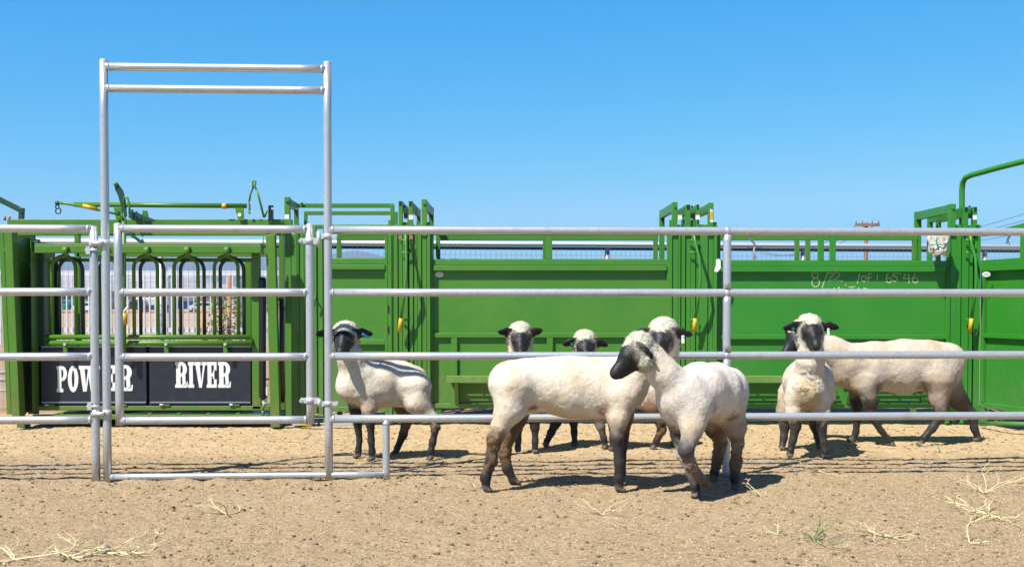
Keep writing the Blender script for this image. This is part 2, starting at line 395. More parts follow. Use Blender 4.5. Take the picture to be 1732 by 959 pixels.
def vehicle(px, D, kind, paint, label):
    x = X(px, D); m = mat('paint_' + kind, paint, .3, .2)
    t0 = thing('parked_' + kind, label, kind, (x, D, 0), 'vehicles parked along the far edge of the dirt field')
    L = {'car': 4.4, 'pickup': 5.3, 'van': 5.2, 'trailer': 7.5}[kind]
    if kind == 'car': pr = [(-2.2, .35), (2.2, .35), (2.2, .85), (1.3, .95), (.7, 1.42), (-.9, 1.45), (-1.7, .98), (-2.2, .9)]; wn = [(-1.35, .98), (-.85, 1.36), (.6, 1.34), (1.05, .98)]
    elif kind == 'pickup': pr = [(-2.65, .5), (2.65, .5), (2.65, 1.05), (1.5, 1.12), (1.0, 1.78), (-.5, 1.8), (-.7, 1.1), (-2.65, 1.1)]; wn = [(-.42, 1.15), (-.4, 1.7), (.92, 1.68), (1.3, 1.15)]
    elif kind == 'van': pr = [(-2.6, .4), (2.6, .4), (2.6, 1.1), (2.0, 1.25), (1.5, 2.0), (-2.6, 2.05)]; wn = [(.3, 1.25), (.3, 1.85), (1.4, 1.83), (1.85, 1.25)]
    else: pr = [(-3.7, .6), (3.7, .6), (3.7, 2.8), (-3.7, 2.8)]; wn = [(-2.5, 1.9), (-2.5, 2.3), (2.5, 2.3), (2.5, 1.9)]
    MB().poly([(x + a, z) for a, z in pr], D, D + 1.8).build('body', m, t0, .06)
    MB().poly([(x + a, z) for a, z in wn], D - .02, D + .01).build('window', M['glass'], t0)
    for s in (-1, 1):
        MB().tube([(x + s * L * .31, D - .03, .34), (x + s * L * .31, D + .22, .34)], .34, 14).build('wheel', M['blackplastic'], t0)
vehicle(78, 150, 'van', (.02, .22, .18), 'teal van parked farthest left at the field edge')
vehicle(118, 152, 'trailer', (.03, .22, .2), 'long teal box trailer parked beside a van')
vehicle(150, 148, 'car', (.8, .8, .8), 'white car parked just left of the tall gate frame')
vehicle(226, 150, 'pickup', (.05, .05, .07), 'black pickup parked behind the green upright handle')
vehicle(262, 152, 'van', (.75, .75, .75), 'white van seen between the arched bars')
vehicle(303, 150, 'pickup', (.02, .05, .16), 'dark blue pickup in front of the pale shed')
vehicle(345, 149, 'car', (.6, .6, .62), 'silver car parked left of the staked sapling')
vehicle(470, 151, 'car', (.5, .08, .05), 'red car parked beyond the chute end column')
b = MB()
fb = thing('mesh_barrier', 'low red plastic barrier fence along the far dirt field', 'barrier', (X(250, 140), 140, 0))
b.box(X(-100, 140), X(560, 140), 140, 140.05, .10, .24); M['redmesh'] = mat('red_barrier', (.55, .08, .05), .7); b.build('barrier_net', M['redmesh'], fb)
for i in range(14):
    xx = X(-95 + i * 50, 140); MB().tube([(xx, 139.96, 0), (xx, 139.96, .8)], .03, 6).build('post', M['stake'], fb)

# ------------------------------------------------------------------ power poles and lines
def pole(px, top, D, r, label, arm):
    x = X(px, D); h = Z(top, D)
    t0 = thing('utility_pole', label, 'power pole', (x, D, 0), 'wooden utility poles')
    MB().tube([(x, D, -.2), (x, D, h * .5), (x, D, h)], [r * 1.2, r, r * .8], 10).build('shaft', M['wood'], t0)
    za = h - arm * .12
    MB().box(x - arm / 2, x + arm / 2, D - r * 1.9, D - r * .85, za - r * .6, za + r * .6).build('crossarm', M['wood'], t0)
    for k in (-.46, -.2, .2, .46):
        MB().tube([(x + arm * k, D - r * 1.4, za + r * .6), (x + arm * k, D - r * 1.4, za + r * 1.8)], r * .22, 7).build('insulator', M['wood'], t0)
    return x, D, za
p1 = pole(1464, 376, 62, .13, 'brown wooden power pole with crossarm rising behind the chalked panel', 1.33)
p2 = pole(1275, 417, 120, .12, 'small distant power pole seen just right of the fence post', 1.5)
def wires(a, bb, n, sep, sag, label):
    t0 = thing('power_line', label, 'power line', ((a[0] + bb[0]) / 2, (a[1] + bb[1]) / 2, 0), 'overhead power lines')
    for k in range(n):
        o = (k - (n - 1) / 2) * sep; pts = []
        for i in range(17):
            tt = i / 16; pts.append((a[0] + (bb[0] - a[0]) * tt + o, a[1] + (bb[1] - a[1]) * tt, a[2] + (bb[2] - a[2]) * tt - sag * 4 * tt * (1 - tt)))
        MB().tube(pts, .012 * max(1, a[1] / 45), 5, False).build('cable', M['cable'], t0)
wires(p1, p2, 3, .5, 1.2, 'thin sagging cables between the two distant power poles')
t0 = thing('power_line', 'four parallel cables climbing to the right edge of the sky', 'power line', (14, 40, 0), 'overhead power lines')
for k, (ya, yb) in enumerate(((396, 355), (402, 366), (408, 375), (413, 386))):
    a = P(1600, ya, 90); bb = P(1900, yb - (ya - yb) * 1.3, 40)
    MB().tube([a.lerp(bb, i / 12) - Vector((0, 0, .25 * 4 * (i / 12) * (1 - i / 12))) for i in range(13)], .014, 5, False).build('cable', M['cable'], t0)

# ------------------------------------------------------------------ wire mesh fence behind the yard
MA, MBp = P(-160, 405, 11.55), P(1900, 424, 13.1)      # top rail ends
def mline(x): tt = (x - MA.x) / (MBp.x - MA.x); return MA.y + (MBp.y - MA.y) * tt
mtop = 1.78
t0 = thing('wire_mesh_fence', 'long galvanised welded wire fence with white top rail behind the green alley', 'fence', (0, mline(0), 0))
MB().tube([(MA.x, MA.y, mtop), (MBp.x, MBp.y, mtop)], .026, 12).build('top_rail', M['galv_far'], t0)
MB().bar((MA.x, MA.y + .03, mtop - .046), (MBp.x, MBp.y + .03, mtop - .046), .006, .034).build('edge_bar', M['meshbar'], t0)
b = MB(); x = MA.x; L = MBp.x - MA.x
while x < MBp.x:
    y = mline(x); b.tube([(x, y, .03), (x, y, mtop - .026)], .0022, 4, False); x += .055
for z in np.arange(.06, mtop - .05, .1):
    b.tube([(MA.x, MA.y, z), (MBp.x, MBp.y, z)], .0022, 4, False)
b.build('wire_mesh', M['wire'], t0)
for px in (288, 1030, 1378, 1714, -60):
    # post standing on the fence line
    x = X(px, 12.2); y = mline(x) + .05
    MB().tube([(x, y, -.1), (x, y, mtop - .06)], .028, 10).build('post', M['galv'], t0)
    MB().ball((x, y, mtop - .055), .034, 10, 6, (1, 1, .6)).build('post_cap', M['galv'], t0)

# second, picket fence farther off
D2 = 24.0
t0 = thing('picket_panel_fence', 'pale galvanised picket fence beyond the wire mesh', 'fence', (-6, D2, 0))
xa, xb = X(-260, D2), X(520, D2); zt, zb = Z(462, D2), Z(558, D2)
for z in (zt, zb): MB().bar((xa, D2, z), (xb, D2, z), .04, .10 if z == zt else .09).build('rail', M['galv_far'], t0)
b = MB(); x = xa
while x < xb: b.box(x - .012, x + .012, D2 - .045, D2 - .02, zb - .32, zt - .06); x += .118
b.build('pickets', M['galv_far'], t0)
for px in (-150, 60, 160, 288, 405, 500):
    x = X(px, D2); MB().box(x - .045, x + .045, D2 + .022, D2 + .11, -.1, zt + .12).build('post', M['galv'], t0)
# pipe panel low at the far left
t0 = thing('pipe_rail_fence', 'white pipe rail fence glimpsed left of the green chute', 'fence panel', (-8, 16, 0))
for py in (584, 632, 652, 682):
    D = 14.5; MB().tube([(X(-300, D), D, Z(py, D) * .62 + .1), (X(24, D), D, Z(py, D) * .62 + .1)], .028, 10).build('rail', M['galv_far'], t0)
for px in (-298, -140, 22):
    MB().tube([(X(px, 14.5), 14.5, -.05), (X(px, 14.5), 14.5, .98)], .03, 10).build('post', M['galv'], t0)

# staked sapling
def leafcloud(b, c, rx, rz, n, size):
    for _ in range(n):
        th = random.uniform(0, 6.283); rr = random.random() ** .6
        zc = random.uniform(-1, 1); w = math.sqrt(max(0, 1 - zc * zc * .8))
        p = Vector((c[0] + rx * rr * w * math.cos(th), c[1] + rx * rr * w * math.sin(th), c[2] + rz * zc))
        if mnoise.noise(p * 4.5) < -.12: continue
        d = Vector((random.uniform(-1, 1), random.uniform(-1, 1), random.uniform(-.9, .6))).normalized(); s2 = d.cross(Vector((random.random(), random.random(), 1))).normalized()
        s = size * random.uniform(.6, 1.3)
        b.add([p, p + d * s * .5 + s2 * s * .25, p + d * s, p + d * s * .5 - s2 * s * .25], [(0, 1, 2, 3)])
DS = 16.5; sx = X(378, DS)
t0 = thing('sapling_tree', 'yellow green leafy sapling between two orange stakes behind the chute', 'young tree', (sx, DS, 0))
b = MB(); pts = [(sx, DS, -.05), (sx + .01, DS, .5), (sx - .02, DS + .01, 1.0), (sx + .01, DS, 1.3)]; b.tube(pts, [.022, .018, .012, .004], 7)
for i in range(16):
    z = .25 + i * .06; a = i * 2.4; b.tube([(sx, DS, z), (sx + .1 * math.cos(a), DS + .1 * math.sin(a), z + .1), (sx + .18 * math.cos(a), DS + .18 * math.sin(a), z + .14)], [.006, .004, .002], 5)
b.build('trunk', M['bark'], t0)
b = MB(); leafcloud(b, (sx, DS, .78), .30, .55, 1500, .065); b.build('crown', M['leaf'], t0)
for px, top, lab in ((349, 487, 'orange wooden stake left of the leafy sapling'), (392, 466, 'taller orange wooden stake right of the leafy sapling')):
    xx = X(px, DS); o = MB().tube([(xx - .04, DS - .1, -.1), (xx, DS - .1, Z(top, DS))], .028, 8).build('wooden_stake', M['stake']); tag(o, lab, 'stake', 'stakes holding the sapling')

# ------------------------------------------------------------------ air
hb = MB().box(-6400, 6400, -120, 4800, -2.5, 185).build('haze', M['grey']); tag(hb, kind='stuff')
hm = bpy.data.materials.new('air'); hm.use_nodes = True; ht = hm.node_tree; ht.nodes.remove(ht.nodes['Principled BSDF'])
pv = ht.nodes.new('ShaderNodeVolumePrincipled'); pv.inputs['Color'].default_value = (.42, .66, 1.0, 1); pv.inputs['Density'].default_value = .00022; pv.inputs['Anisotropy'].default_value = 0.0
ht.links.new(pv.outputs[0], ht.nodes['Material Output'].inputs['Volume']); hb.data.materials[0] = hm
# ------------------------------------------------------------------ galvanised pipe fence (near)
PR = .0262
def fD(px): return (7.2 + .05 * 1.175) / (1 - .05 * (px - CX) / F)
def FP(px, z, off=0, ref=700):
    D = fD(px); return Vector((X(px, D, ref), D + off, z))
def FXY(x): return 7.2 + .05 * (x + 1.175)
def pipe(name, a, bb, r, parent, welds=(0, 0)):
    n = 8; a = Vector(a); bb = Vector(bb)
    pts = [a.lerp(bb, i / n) for i in range(n + 1)]
    o = MB().tube(pts, r, 20).build(name, M['galv'], parent)
    d = (bb - a).normalized()
    for w, e, s in ((welds[0], a, 1), (welds[1], bb, -1)):
        if w:
            c = e + d * s * (PR + .002)
            MB().tube([c - d * s * .004, c + d * s * .012], [r * 1.09, r * 1.02], 16).build('weld', M['galv'], o)
    return o
def dome(p, r, parent): return MB().ball(p, r, 16, 8, (1, 1, .45)).build('post_cap', M['galv_weld'], parent)
RZ = [1.597, 1.196, .788, .386]
# walk-through frame with the long rail panel welded to it
t0 = thing('bow_gate_panel', 'tall galvanised walk-through frame with a long four-rail pipe panel on its right', 'fence panel', FP(556, 0))
L0, R0 = FP(181, 0), FP(556, 0)
pipe('frame_post', L0 + Vector((0, 0, -.03)), L0 + Vector((0, 0, 2.655)), PR, t0); dome(L0 + Vector((0, 0, 2.655)), PR, t0)
pipe('frame_post', R0 + Vector((0, 0, .0)), R0 + Vector((0, 0, 2.655)), PR, t0); dome(R0 + Vector((0, 0, 2.655)), PR, t0)
for z in (2.618, 2.482):
    pipe('head_bar', L0 + Vector((0, 0, z)), R0 + Vector((0, 0, z)), PR * .97 if z > 2.5 else PR * .95, t0, (1, 1))
S0 = FP(653, 0)
pipe('sill_bar', L0 + Vector((0, 0, .022)), S0 + Vector((0, 0, .026)), .021, t0, (1, 0))
pipe('stub_post', S0 + Vector((0, 0, -.005)), S0 + Vector((0, 0, RZ[3])), .0235, t0, (0, 1))
EX = 4.35; E0 = Vector((EX, FXY(EX), 0)); M0 = FP(1228.5, 0)
for z in RZ: pipe('rail', R0 + Vector((0, 0, z)), E0 + Vector((0, 0, z)), PR * .98, t0, (1, 0))
zs = [-.02] + [RZ[3], RZ[2], RZ[1], RZ[0]]
for a, c in zip(zs[:-1], zs[1:]):
    if a < 0: a0 = a
    else: a0 = a + PR * .9
    pipe('middle_post', M0 + Vector((0, 0, a0)), M0 + Vector((0, 0, c - PR * .9)), PR, t0, (0 if a < 0 else 0, 0))
for z in RZ: MB().ball(M0 + Vector((0, -.001, z)), PR * 1.12, 14, 9).build('weld', M['galv'], t0)
pipe('end_post', E0 + Vector((0, 0, -.02)), E0 + Vector((0, 0, 1.63)), PR, t0)
# left panel
t1 = thing('pipe_fence_panel', 'galvanised four-rail pipe panel entering from the left edge', 'fence panel', FP(161, 0))
Q0 = FP(161.5, 0)
pipe('end_post', Q0 + Vector((0, 0, -.03)), Q0 + Vector((0, 0, 1.605)), PR, t1); dome(Q0 + Vector((0, 0, 1.605)), PR, t1)
LX = -4.6; LE = Vector((LX, FXY(LX), 0))
for z in (1.598, 1.2, .79, .388): pipe('rail', Q0 + Vector((0, 0, z)), LE + Vector((0, 0, z)), PR * .98, t1, (1, 0))
pipe('end_post', LE + Vector((0, 0, -.02)), LE + Vector((0, 0, 1.62)), PR, t1)
# band clamps joining it to the frame
def band_clamp(za, a, c, par):
    o = MB()
    for p in (a, c):
        o.tube([p + Vector((0, 0, za - .022)), p + Vector((0, 0, za + .022))], PR + .004, 20)
    m = (a + c) / 2; o.tube([a + Vector((0, -.034, za)), m + Vector((0, -.030, za - .003)), c + Vector((0, -.034, za))], .015, 10)
    o.build('band_clamp', M['galv_weld'], par)
    MB().box(a.x - PR - .012, a.x - .012, a.y - .035, a.y + .0, za - .07 if za > 1 else za + .024, za - .024 if za > 1 else za + .07).build('clamp_lug', M['galv_weld'], par)
    MB().tube([a + Vector((-PR - .02, -.02, za - .045 if za > 1 else za + .045)), a + Vector((PR + .01, -.035, za - .045 if za > 1 else za + .045))], .008, 8).build('bolt', M['galv_weld'], par)
band_clamp(1.508, Q0, L0, t1); band_clamp(.43, Q0, L0, t1)
# gate leaf
t2 = thing('walk_through_gate', 'closed four-rail galvanised pipe gate hung inside the tall frame', 'gate', FP(524, 0))
G0, G1 = FP(201, 0, 0, 550), FP(524.5, 0, 0, 550); gz = [1.600, 1.197, .786, .382]
pipe('stile', G0 + Vector((0, 0, .352)), G0 + Vector((0, 0, 1.625)), PR, t2); pipe('stile', G1 + Vector((0, 0, .352)), G1 + Vector((0, 0, 1.625)), PR, t2)
for s in (G0, G1): dome(s + Vector((0, 0, 1.625)), PR, t2)
for z in gz: pipe('rail', G0 + Vector((0, 0, z)), G1 + Vector((0, 0, z)), PR * .97, t2, (1, 1))
def hinge(z, dz, par):
    o = MB(); a = G1 + Vector((0, 0, z)); c = R0 + Vector((0, 0, z + dz)); h = .020
    o.tube([a - Vector((0, 0, h)), a + Vector((0, 0, h))], PR + .004, 20)
    o.tube([c - Vector((0, 0, h * .8)), c + Vector((0, 0, h * .8))], PR + .004, 20)
    m = (a + c) / 2; m = Vector((m.x, m.y - .012, 0))
    o.tube([m + Vector((0, 0, z - .04)), m + Vector((0, 0, z + dz + .03))], .012, 12)
    o.box(a.x, m.x, a.y - .016, a.y - .004, z - .02, z + .02); o.box(m.x, c.x, c.y - .016, c.y - .004, z + dz - .016, z + dz + .016)
    o.box(a.x - PR - .036, a.x - PR + .005, a.y - .016, a.y + .01, z - .017, z + .017)
    o.box(c.x + PR, c.x + PR + .036, c.y - .016, c.y + .01, z + dz - .013, z + dz + .013)
    ob = o.build('hinge', M['galv_weld'], par)
    bt = MB(); bt.tube([(a.x - PR - .03, a.y - .03, z), (a.x - PR - .03, a.y + .02, z)], .011, 8); bt.tube([(c.x + PR + .03, c.y - .03, z + dz), (c.x + PR + .03, c.y + .02, z + dz)], .009, 8)
    bt.build('bolt', M['grey'], ob)
hinge(1.525, .03, t2); hinge(.505, -.02, t2)
# ------------------------------------------------------------------ green yard equipment
def pr(b, px0, px1, py0, py1, D, dep):
    pm = (py0 + py1) / 2
    b.box(X(px0, D, pm), X(px1, D, pm), D, D + dep, Z(py1, D), Z(py0, D)); return b
def prb(name, px0, px1, py0, py1, D, dep, m, par, bevel=.004):
    return pr(MB(), px0, px1, py0, py1, D, dep).build(name, m, par, bevel)
def hexbolt(p, r, par, m=None):
    p = Vector(p); return MB().tube([p, p - Vector((0, r * .9, 0))], r, 6).build('bolt', m or M['galv_weld'], par)
DA = 10.55; DEEP = .88
def decal(px, py, D, par, m2='grey', w=7, h=4.4):
    c = P(px, py, D); rx = w / F * D; rz = h / F * D
    o = MB().poly([(c.x + rx * math.cos(a), c.z + rz * math.sin(a)) for a in np.linspace(0, 2 * math.pi, 24, endpoint=False)], D - .0035, D - .0005).build('decal', M['whitetag'], par)
    b = MB(); b.box(c.x - rx * .7, c.x + rx * .7, D - .005, D - .004, c.z - rz * .15, c.z - .0002); b.box(c.x - rx * .5, c.x + rx * .5, D - .005, D - .004, c.z + rz * .25, c.z + rz * .42)
    b.build('decal_print', M[m2], o)
def catwalk(px0, px1, D, par, pytop=637):
    g = MB(); x0, x1 = X(px0, D, 640), X(px1, D, 640); zt = Z(pytop, D - .17); dp = .17; th = .004
    edges = [0.0, .052, .0615, .0765, .086, .101, .1105, .1255, .135, dp]      # from the wall outwards: metal / slot ...
    yw = D - .002
    for i in range(0, len(edges), 2): g.box(x0, x1, yw - edges[i + 1] if i + 1 < len(edges) else yw - dp, yw - edges[i], zt - th, zt)
    for r, i in enumerate(range(1, len(edges) - 1, 2)):
        xx = x0 + .05 + .03 * r
        while xx < x1 - .05: g.box(xx, xx + .02, yw - edges[i + 1], yw - edges[i], zt - th, zt - .0004); xx += .195
    g.box(x0, x0 + .06, yw - dp, yw - .03, zt - th - .003, zt - th - .0004)
    o = g.build('catwalk_tread', M['green_dusty'], par)
    MB().box(x0, x1, yw - dp - .006, yw - dp - .0005, zt - .055, zt + .003).build('toe_lip', M['green_dusty'], o, .002)
    for xx in (x0 + .07, x1 - .1):
        MB().add([(xx, yw, zt - th - .006), (xx, yw - dp + .01, zt - th - .006), (xx, yw - dp + .01, zt - .06), (xx, yw, zt - .27),
                  (xx + .035, yw, zt - th - .006), (xx + .035, yw - dp + .01, zt - th - .006), (xx + .035, yw - dp + .01, zt - .06), (xx + .035, yw, zt - .27)],
                 [(0, 1, 2, 3), (7, 6, 5, 4), (0, 4, 5, 1), (1, 5, 6, 2), (2, 6, 7, 3), (3, 7, 4, 0)]).build('bracket', M['green'], o)
    return o
def alley_side(label, px0, px1, D, ribs, winposts, mid=(563, 571), lip0=439, walk=(), group='sheeted green side panels of the alley', sheetbot=690, far=True, dec=None):
    t0 = thing('alley_side_panel', label, 'yard panel', P((px0 + px1) / 2, 515, D) * Vector((1, 1, 0)) if False else Vector((X((px0 + px1) / 2, D), D, 0)), group)
    prb('sheet', px0 + 4, px1 - 4, lip0 + 14, sheetbot - 8, D + .035, .004, M['green'], t0, 0)
    prb('top_bar', px0, px1, 387, 398, D, .04, M['green'], t0)
    prb('upper_rail', px0 + 1, px1 - 1, lip0, lip0 + 10, D + .004, .045, M['green'], t0)
    prb('sheet_lip', px0 + 5, px1 - 5, lip0 + 10.3, lip0 + 19, D - .012, .05, M['green'], t0)
    prb('bottom_rail', px0 + 1, px1 - 1, sheetbot - 8, sheetbot, D, .045, M['green'], t0)
    for a in (px0, px1 - 5): prb('stile', a, a + 5, 398.2, 717, D + .002, .045, M['green'], t0)
    prb('middle_rail', px0 + 5, px1 - 5, mid[0], mid[1], D + .002, .033, M['green'], t0)
    for a in ribs: prb('rib', a, a + 10.5, mid[1], sheetbot - 8, D + .004, .031, M['green'], t0)
    for a in winposts: prb('window_post', a, a + 10, 398, lip0, D + .003, .03, M['green'], t0)
    for w in walk: catwalk(w[0], w[1], D - .001, t0)
    if far:   # the opposite wall of the alley
        Df = D + DEEP; s = D / Df
        t1 = thing('alley_side_panel', label.replace('facing the camera', 'on the far side of the alley'), 'yard panel', (X(px0, D), Df, 0), 'sheeted green panels on the far side of the alley')
        x0, x1 = X(px0, D), X(px1, D); zt = Z(lip0, D)
        MB().box(x0, x1, Df, Df + .004, .16, zt - .02).build('sheet', M['green'], t1)
        MB().box(x0, x1, Df - .04, Df - .0005, zt - .019, zt + .04).build('upper_rail', M['green'], t1, .004)
        MB().box(x0, x1, Df - .04, Df, Z(398, D), Z(387, D)).build('top_bar', M['green'], t1, .004)
        MB().box(x0, x1, Df - .04, Df - .0005, .13, .17).build('bottom_rail', M['green'], t1, .004)
        for xx in [x0, x1 - .05] + [X(a, D) - .01 for a in winposts]: MB().box(xx, xx + .045, Df - .04, Df - .0008, zt + .041, Z(398, D) - .0005).build('window_post', M['green'], t1, .004)
        for xx in (x0, x1 - .05): MB().box(xx, xx + .05, Df - .04, Df - .001, -.02, .129).build('leg', M['green'], t1)
    if dec: decal(dec[0], dec[1], D + .035, t0)
    return t0
sideA = alley_side('short green sheeted door panel facing the camera behind the leftmost sheep', 546, 656, 10.5, (), (), mid=(574, 583), lip0=437, sheetbot=696, dec=(545 + 0, 461))
# small door latch on it
MB().tube([P(531, 500, 10.45), P(533, 503, 10.42), P(532, 517, 10.43)], .008, 8).build('latch', M['green'], sideA)
sideB = alley_side('long green sheeted panel facing the camera behind the four middle sheep', 727, 1133, DA, (763, 925, 1086), (924,), walk=((757, 1112),), dec=(743, 464.5))
sideC = alley_side('green sheeted panel facing the camera with chalk writing near its top', 1213, 1606, DA + .03, (1560,), (1384, 1404), mid=(566, 574), lip0=441, walk=((1222, 1404), (1418, 1596)))

# chalk handwriting: 8/22  1of1  6546
def stroke(b, pts, D, w=.0068):
    P3 = [P(x, y, D) for x, y in pts]
    for i in range(len(P3) - 1):
        a, c = P3[i], P3[i + 1]; d = (c - a)
        if d.length < 1e-5: continue
        d.normalize(); nn = Vector((-d.z, 0, d.x)) * w / 2; e = d * w * .3; a = a - e; c = c + e; y = -.0006 - .00002 * i
        b.add([a + nn + Vector((0, y, 0)), a - nn + Vector((0, y, 0)), c - nn + Vector((0, y, 0)), c + nn + Vector((0, y, 0))], [(0, 1, 2, 3)])
def arcp(cx, cy, rx, ry, a0, a1, n=12): return [(cx + rx * math.cos(R(a0 + (a1 - a0) * i / n)), cy - ry * math.sin(R(a0 + (a1 - a0) * i / n))) for i in range(n + 1)]
cb = MB(); DC = DA + .03 + .035; dy = -.6
S = lambda pts: stroke(cb, pts, DC)
S(arcp(1378, 465, 5, 4.6, 60, 270) + arcp(1379.5, 478, 6.5, 7.3, 100, -260)); S([(1382.5, 461), (1384, 466), (1381, 469.5)])   # 8
S([(1400, 461), (1395, 474), (1390, 487)])                                                        # /
S(arcp(1404, 465, 4.5, 3.6, 150, -20) + [(1403, 472), (1401, 475.5), (1411, 474)]); S(arcp(1415, 465, 5, 4, 150, -30) + [(1414, 471.5), (1410.5, 474), (1425, 475.5)])   # 22
S([(1454, 463), (1452, 471), (1450, 479)])                                                        # 1
S(arcp(1461, 471.5, 4.2, 4.7, 60, 410)); S(arcp(1472, 467, 3.5, 4.5, 40, 180) + [(1468.5, 476)]); S([(1466, 470.5), (1474, 469.5)]); S([(1484, 464), (1483.3, 475)])    # of1
S([(1503, 462), (1500, 467), (1498.6, 473)] + arcp(1503.5, 474, 4.6, 4, 175, -175)); S([(1518, 462), (1510.5, 463), (1510, 467.5)] + arcp(1513, 471.5, 4.6, 4.4, 80, -150)); S([(1518, 462.4), (1524, 463)])
S([(1530, 464), (1528, 471.5), (1540, 471.5)]); S([(1537, 463), (1537.5, 479)]); S([(1548, 463), (1544, 469), (1543, 474)] + arcp(1548, 474, 4.6, 4.2, 175, -175))
for pts in (((1393, 488), (1396, 491), (1399, 488)), ((1404, 488), (1404, 491)), ((1408, 491), (1411, 487), (1413, 491)), ((1416, 491), (1419, 485.5), (1420, 491)), ((1424, 487.5), (1424, 491)), ((1430.5, 481), (1430.5, 483)), ((1436, 485.5), (1446, 485)), ((1441, 485.5), (1440, 491)), ((1449, 491), (1452, 487), (1455, 491)), ((1460, 487.5), (1466, 488))): S(list(pts))
cb.build('chalk_lettering', M['chalk'], sideC, recalc=False)

# ------------------------------------------------------------------ sliding gate frames (the fluted post bundles)
def bowhandle(px, D, par, tip=667, mirror=1, dx=0):
    pts = [P(px, 393, D - .05), P(px + .3, 410, D - .07), P(px + 3.5 * mirror * .4, 437, D - .12), P(px + 1, 470, D - .15), P(px - 2.5, 500, D - .13), P(px - 8, 540, D - .085)]
    if dx: pts = [P(px, 393, D - .05), P(px + 3, 410, D - .07), P(px + 10, 437, D - .12), P(px + 12, 470, D - .15), P(px + 9, 500, D - .13), P(px + 3, 540, D - .085)]
    o = MB().tube(pts, .013, 10).build('slide_handle', M['green'], par)
    a = pts[-1]; bq = P(a_px(a) - 2.6, 562, D - .07)
    MB().tube([a - (bq - a).normalized() * .01, bq], .0195, 12).build('yellow_grip', M['yellow'], o)
    for py, w in ((406, 8), (427, 8), (540.5, 7)):
        q = P(px, py, D); MB().tube([P(px - w, py, D - .03), P(px - w * .2, py + .8, D - .045 if py < 500 else D - .06), P(px + w, py, D - .03)], .0085, 8).build('handle_guide', M['green'], o)
        hexbolt(P(px - w, py, D - .03), .010, o, M['green'])
def a_px(v): return v.x / v.y * F + CX
def slide_gate(label, D, flutes, tops, lintel, handle, far=True, ztop=398, zbot=716, dark=(), backtops=()):
    t0 = thing('sliding_gate_frame', label, 'gate frame', (X((flutes[0] + flutes[-1]) / 2, D), D, 0), 'fluted green sliding gate frames between the alley panels')
    for i in range(len(flutes) - 1):
        a, c = flutes[i], flutes[i + 1]; off = (0, .012, .004, .018)[i % 4]
        if i in dark: continue
        prb('gate_channel', a + .32, c - .25, ztop - 17 if i % 3 else ztop - 2, zbot - (i % 3) * 5, D + off, .05, M['green'], t0, .003)
    x0, x1 = X(flutes[0], D), X(flutes[-1], D)
    for k, (a, c, y) in enumerate(tops):     # tall posts: near one, far one and the beam joining them over the alley
        prb('top_post', a, c, y, 399, D - .006, .05, M['green'], t0, .003)
        xa, xb = X(a, D, y), X(c, D, y); zt = Z(y, D)
        MB().box(xa, xb, D + DEEP, D + DEEP + .05, .1, zt).build('rear_post', M['green'], t0, .003)
        MB().box(xa + .004, xb - .004, D + .047, D + DEEP - .001, zt - .085, zt - .004).build('cross_beam', M['green'], t0, .003)
        if lintel[k]:
            MB().box(xa + .008, xb - .008, D - .0065, D - .0045, zt - .05, zt - .006).build('tube_end', M['hole'], t0)
        else:
            hexbolt(((xa + xb) / 2, D - .005, zt - .04), .014, t0, M['green'])
    prb('gap_shade_plate', flutes[0] + 1, flutes[-1] - 1, 396, zbot - 14, D + .052, .01, M['green_dark'], t0, 0)  # added dark sheet, stands for shade in the gaps between channels
    for k in range(0, len(flutes) - 1, 2): prb('upright', flutes[k] + .6, flutes[k + 1] - .4, 372 + (k % 3) * 4, 399, D + .03, .05, M['green'], t0, .003)
    if handle: bowhandle(*handle[:1], D, t0, dx=handle[1])
    return t0
g1 = slide_gate('fluted green gate frame with a yellow-gripped handle right of the leftmost sheep\'s head', DA - .05, [656, 663, 666, 673, 681, 690, 692.5, 699, 706, 713, 722, 728], [(674, 681, 340), (691, 698, 340), (713, 722, 337)], (1, 1, 0), (686, 0), dark=(5,))
g2 = slide_gate('widest fluted green gate frame with yellow sticker behind the fence middle post', DA - .03, [1132, 1137, 1147, 1151, 1159, 1160.5, 1168, 1176, 1183, 1197, 1206, 1213], [(1137, 1146, 342), (1160, 1168, 346), (1177, 1183, 346), (1198, 1207, 343)], (0, 1, 1, 0), (1173, .001), dark=(4,))
g3 = slide_gate('fluted green gate frame beside the hanging bag at the right', DA, [1605, 1607, 1618, 1625, 1632, 1638, 1645, 1647.5, 1655, 1658], [(1606, 1617, 345), (1630, 1638, 350), (1646, 1653, 350)], (0, 1, 1), (1640, 1), dark=(6,))
for t0, px in ((g1, 695), (g2, 1150), (g2, 1180), (g3, 1649)): prb('sticker', px - 3.4, px + 3.4, 364, 371.5, DA - .058, .002, M['whitetag'], t0, 0)
prb('warning_sticker', 1201.2, 1206, 351.5, 376, DA - .0375, .002, M['whitetag'], g2, 0); prb('warning_sticker', 1201.4, 1205.8, 358, 371, DA - .040, .002, M['yellow'], g2, 0)
for t0, px in ((g1, 686), (g2, 1172.5), (g3, 1642)):
    prb('pulley_block', px - 3, px + 3, 361, 369, DA - .01, .12, M['blackplastic'], t0, .002); MB().tube([P(px - 2, 350, DA), P(px - 2, 350, DA + .03)], .012, 10).build('pulley', M['green_dark'], t0)
for px in (677, 695): prb('rust_plate', px - 3, px + 3.2, 398, 405, DA - .056, .003, M['rust'], g1, 0)
for t0, px in ((g1, 657.5), (g2, 1215)):
    for py in (517, 552): prb('slot', px - 1.2, px + 1, py, py + 13, DA - .053, .0022, M['hole'], t0, 0)
for t0, pa in ((g1, (660, 706)), (g2, (1140, 1205)), (g3, (1610, 1650))):
    for px in pa: prb('leg', px, px + 7, 690, 719, DA + .06, .05, M['green'], t0)

